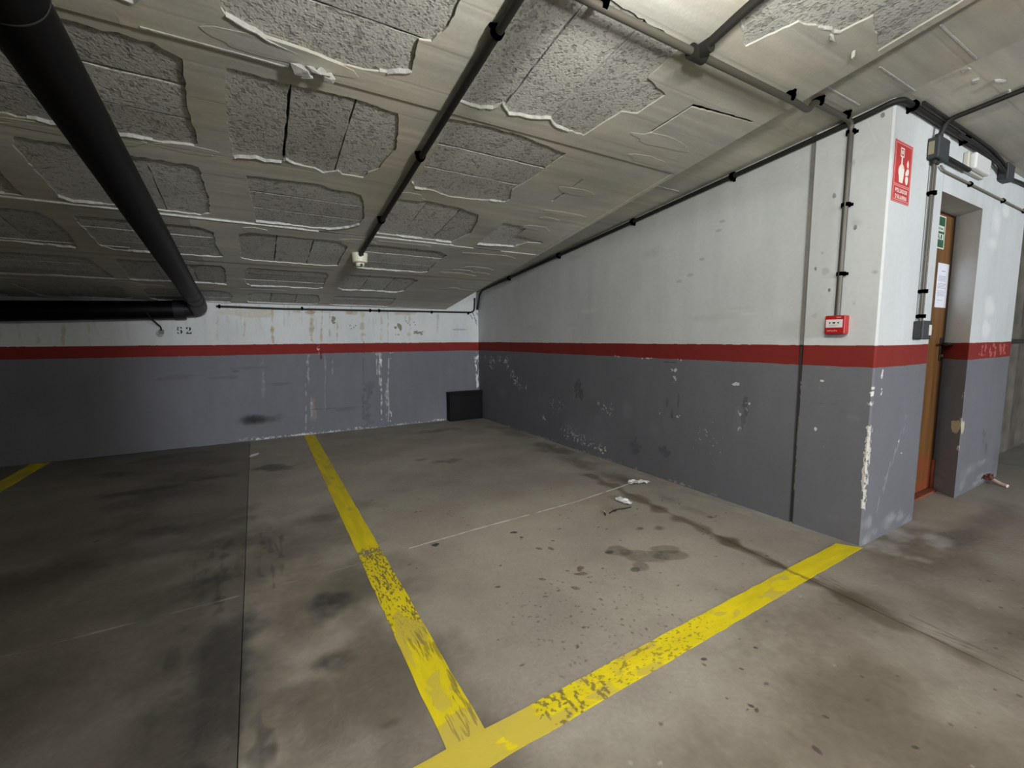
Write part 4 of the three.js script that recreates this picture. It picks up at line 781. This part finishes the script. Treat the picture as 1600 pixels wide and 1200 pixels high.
{ // exit sticker and notice on the door
  const cv = document.createElement('canvas'); cv.width = 160; cv.height = 256; const c = cv.getContext('2d');
  c.fillStyle = '#dfe5d6'; c.fillRect(0, 0, 160, 256); c.fillStyle = '#2f5f45'; c.fillRect(10, 10, 140, 236);
  c.fillStyle = '#dfe5d6'; c.fillRect(18, 78, 124, 44); c.fillRect(18, 140, 124, 46);
  c.fillStyle = '#2f5f45'; c.beginPath(); c.arc(66, 150, 7, 0, 7); c.fill(); c.fillRect(56, 158, 22, 16); c.fillRect(100, 146, 20, 34); c.fillRect(46, 172, 16, 8); c.fillRect(76, 172, 14, 10);
  c.fillRect(34, 88, 10, 24); c.fillRect(52, 92, 18, 18); c.fillRect(78, 88, 8, 24); c.fillRect(94, 96, 30, 10);
  const t = new THREE.CanvasTexture(cv); t.colorSpace = THREE.SRGBColorSpace;
  const sg = group('exit_sign'); tag(sg, 'green and white exit sticker near the top of the brown door', 'sign');
  mesh('sheet', box(1.1, 1.285, 1.672, 1.88, 4.4108, 4.4128), plain(0xdfe5d6, 0.5), sg);
  const q = new THREE.PlaneGeometry(0.185, 0.208); q.translate(1.1925, 1.776, 4.4131); mesh('print', q, new THREE.MeshStandardMaterial({ map: t, roughness: 0.5 }), sg);
  const cw = document.createElement('canvas'); cw.width = 256; cw.height = 362; const d = cw.getContext('2d');
  d.fillStyle = '#e8e9f1'; d.fillRect(0, 0, 256, 362); d.fillStyle = '#9a9db4';
  d.fillRect(90, 60, 90, 6); for (let i = 0; i < 15; i++) if (i % 5 !== 4) d.fillRect(34, 104 + i * 12, 150 + hash(i, 2, 4) * 40, 4); d.fillRect(50, 300, 110, 5);
  const t2 = new THREE.CanvasTexture(cw); t2.colorSpace = THREE.SRGBColorSpace;
  const pn = group('paper_notice'); tag(pn, 'white printed paper notice taped to the brown door', 'notice');
  const G = new THREE.PlaneGeometry(0.2, 0.29, 8, 8), p = G.attributes.position;
  for (let i = 0; i < p.count; i++) p.setZ(i, 0.004 * Math.sin((p.getX(i) + 0.1) * 14) ** 2 * (0.4 + p.getY(i) * 2) ** 2);
  G.computeVertexNormals(); G.translate(1.312, 1.438, 4.414); mesh('sheet', G, new THREE.MeshStandardMaterial({ map: t2, roughness: 0.7, side: THREE.DoubleSide }), pn);
}

// ───────────────────────── black case in the corner ─────────────────────────
{
  const g = group('black_case'); tag(g, 'flat black plastic case standing in the corner on the floor', 'case');
  const dull = (c, r) => new THREE.MeshPhysicalMaterial({ color: c, roughness: r, specularIntensity: 0.4 }), m = dull(0x040405, 0.55), e = dull(0x08080a, 0.45);
  mesh('body', rbox(-0.497, -0.012, 0.002, 0.372, 0.012, 0.125, 0.008), m, g);
  mesh('lid', rbox(-0.5, -0.009, 0.368, 0.392, 0.01, 0.128, 0.007), e, g);
  mesh('front_panel', rbox(-0.475, -0.034, 0.03, 0.345, 0.12, 0.129, 0.004), dull(0x050506, 0.5), g);
  mesh('handle', rbox(-0.32, -0.19, 0.318, 0.338, 0.126, 0.136, 0.004), e, g);
  for (const x of [-0.46, -0.05]) mesh('foot', rbox(x - 0.02, x + 0.02, 0, 0.006, 0.03, 0.11, 0.002), e, g);
}

// ───────────────────────── litter ─────────────────────────
function scrap(name, label, cat, outline, hgt, mat, s0) {          // crumpled sheet lying on the floor
  const sh = poly(outline); let G = new THREE.ShapeGeometry(sh); G = G.toNonIndexed();
  // refine and crumple
  let P = Array.from(G.attributes.position.array);
  for (let it = 0; it < 3; it++) { const Q = []; for (let i = 0; i < P.length; i += 9) { const v = [0, 1, 2].map(k => [P[i + 3 * k], P[i + 3 * k + 1]]); const m = (a, b) => [(a[0] + b[0]) / 2, (a[1] + b[1]) / 2]; const ab = m(v[0], v[1]), bc = m(v[1], v[2]), ca = m(v[2], v[0]); for (const T of [[v[0], ab, ca], [ab, v[1], bc], [ca, bc, v[2]], [ab, bc, ca]]) for (const q of T) Q.push(q[0], q[1], 0); } P = Q; }
  const B = []; for (let i = 0; i < P.length; i += 3) { const x = P[i], z = P[i + 1]; B.push(x, 0.002 + hgt * fbm(x * 40, z * 40, 3, s0), z); }
  const g = new THREE.BufferGeometry(); g.setAttribute('position', new THREE.Float32BufferAttribute(B, 3)); g.setAttribute('uv', new THREE.Float32BufferAttribute(new Float32Array(B.length / 3 * 2), 2));
  const low = g.clone(), lp = low.attributes.position; for (let i = 0; i < lp.count; i++) lp.setY(i, lp.getY(i) - 0.0018);
  const G2 = mergeGeometries([g, low]); G2.computeVertexNormals();
  return tag(mesh(name, G2, mat), label, cat);
}
const paper = plain(0xe9e9ea, 0.85, 0, { side: THREE.DoubleSide });
scrap('paper_scrap', 'crumpled white paper strip on the floor near the right wall', 'litter', [[962, 780], [968, 779], [976, 782], [982, 784], [988, 787], [987, 791], [978, 790], [968, 786], [961, 783]].map(p => onFloor(...p)), 0.025, paper, 3);
scrap('tissue_scrap', 'torn white tissue at the end of the floor joint by the right wall', 'litter', [[981, 756], [983, 752], [990, 752], [1000, 752], [1012, 753], [1016, 756], [1006, 757], [992, 758], [983, 759]].map(p => onFloor(...p)), 0.025, plain(0xd9d8d4, 0.85, 0, { side: THREE.DoubleSide }), 8);
scrap('debris_flake', 'small white flake beside the floor joint near the back wall', 'litter', [[389, 715], [393, 711], [404, 708], [405, 710], [396, 714]].map(p => onFloor(...p)), 0.01, paper, 13);
{
  const [a, b, c, d] = [[952, 803], [962, 799], [975, 796], [986, 793]].map(p => onFloor(...p));
  const tw = group('twig'); tag(tw, 'thin dark bent twig on the floor below the paper strip', 'twig');
  mesh('stem', new THREE.TubeGeometry(new THREE.CatmullRomCurve3([V(a[0], 0.005, a[1]), V(b[0], 0.012, b[1]), V(c[0], 0.006, c[1]), V(d[0], 0.004, d[1])]), 16, 0.0035, 7), plain(0x2c2620, 0.9), tw);
  mesh('bark_lump', new THREE.SphereGeometry(0.011, 10, 8).scale(1.4, 0.6, 0.8).translate(b[0] - 0.01, 0.008, b[1]), plain(0x231d18, 0.9), tw);
  const e = onFloor(944, 800), f = onFloor(946, 806);
  const cb = group('cigarette_butt'); tag(cb, 'cream cigarette butt lying beside the twig', 'litter');
  mesh('filter', tube([[e[0], 0.006, e[1]], [(e[0] + f[0]) / 2, 0.006, (e[1] + f[1]) / 2]], 0.005, 10), plain(0xc8bd9c, 0.8), cb);
  mesh('stub', tube([[(e[0] + f[0]) / 2, 0.006, (e[1] + f[1]) / 2], [f[0], 0.005, f[1]]], 0.0052, 10), plain(0x3b362e, 0.9), cb);
  const k = onFloor(680, 853), pts = []; for (let i = 0; i < 14; i++) pts.push(V(k[0] + rr(-0.025, 0.025), rr(0.001, 0.012), k[1] + rr(-0.012, 0.012)));
  tag(mesh('rubber_chip', setUV(new ConvexGeometry(pts), boxUV(1)), plain(0x1d1b19, 0.8)), 'small black rubber chip on the floor beside the yellow line', 'litter');
  // brown rag and pale splinter at the end of the door wall
  const r0 = onFloor(1541, 756), rp = [[1533, 754], [1540, 751], [1549, 752], [1552, 757], [1546, 760], [1536, 758]].map(p => onFloor(...p));
  scrap('brown_rag', 'crumpled brown rag on the floor at the end of the door wall', 'rag', rp, 0.09, plain(0x6b3c30, 0.9, 0, { side: THREE.DoubleSide }), 21);
  const s1 = onFloor(1552, 756), s2 = onFloor(1574, 762);
  const sp = group('wood_splinter'); tag(sp, 'pale pinkish splinter lying beside the brown rag', 'litter');
  mesh('sliver', tube([[s1[0], 0.03, s1[1]], [(s1[0] + s2[0]) / 2, 0.014, (s1[1] + s2[1]) / 2 + 0.004], [s2[0], 0.012, s2[1]]], 0.012, 8, 0.03), plain(0xe4c9bd, 0.8), sp);
}

// ───────────────────────── lamps over the aisle ─────────────────────────
for (const L of LAMPS) {
  const g = group('batten_lamp'); tag(g, `white fluorescent batten lamp hung from the ceiling towards ${L.of}`, 'lamp');
  const h = L.len / 2, topAt = z => z < 6 ? ceilY(z) : 2.43;
  g.position.set(L.x, L.y, L.z); if (L.along === 'z') g.rotation.y = Math.PI / 2;
  const at = t => L.along === 'z' ? L.z - t : L.z;                  // world z of a point t along the tube
  mesh('housing', rbox(-h - 0.03, h + 0.03, 0.03, 0.08, -0.04, 0.04, 0.008), plain(0xd8d8d4, 0.5), g);
  for (const x of [-h + 0.15, h - 0.15]) mesh('hanger', tube([[x, 0.07, 0], [x, topAt(at(x)) - L.y + 0.004, 0]], 0.006, 8), M.steel, g);
  mesh('glowing_tube', new THREE.CylinderGeometry(0.018, 0.018, L.len, 20).rotateZ(Math.PI / 2), new THREE.MeshStandardMaterial({ color: 0xffffff, emissive: L.tint, emissiveIntensity: 3 }), g);
  for (const x of [-h - 0.008, h + 0.008]) mesh('tube_holder', rbox(x - 0.012, x + 0.012, -0.025, 0.035, -0.024, 0.024, 0.004), plain(0xe4e4e0, 0.5), g);
  for (let k = 0; k < L.n; k++) {
    const p = new THREE.PointLight(L.tint, L.power / L.n, 0, 2); p.position.set(-h + L.len * (k + 0.5) / L.n, -0.06 - 0.02 * L.size / 2, 0);
    p.castShadow = true; p.shadow.radius = L.size; p.shadow.mapSize.set(1024, 1024); p.name = 'tube_light'; g.add(p);
  }
}
renderer.render(scene, camera);
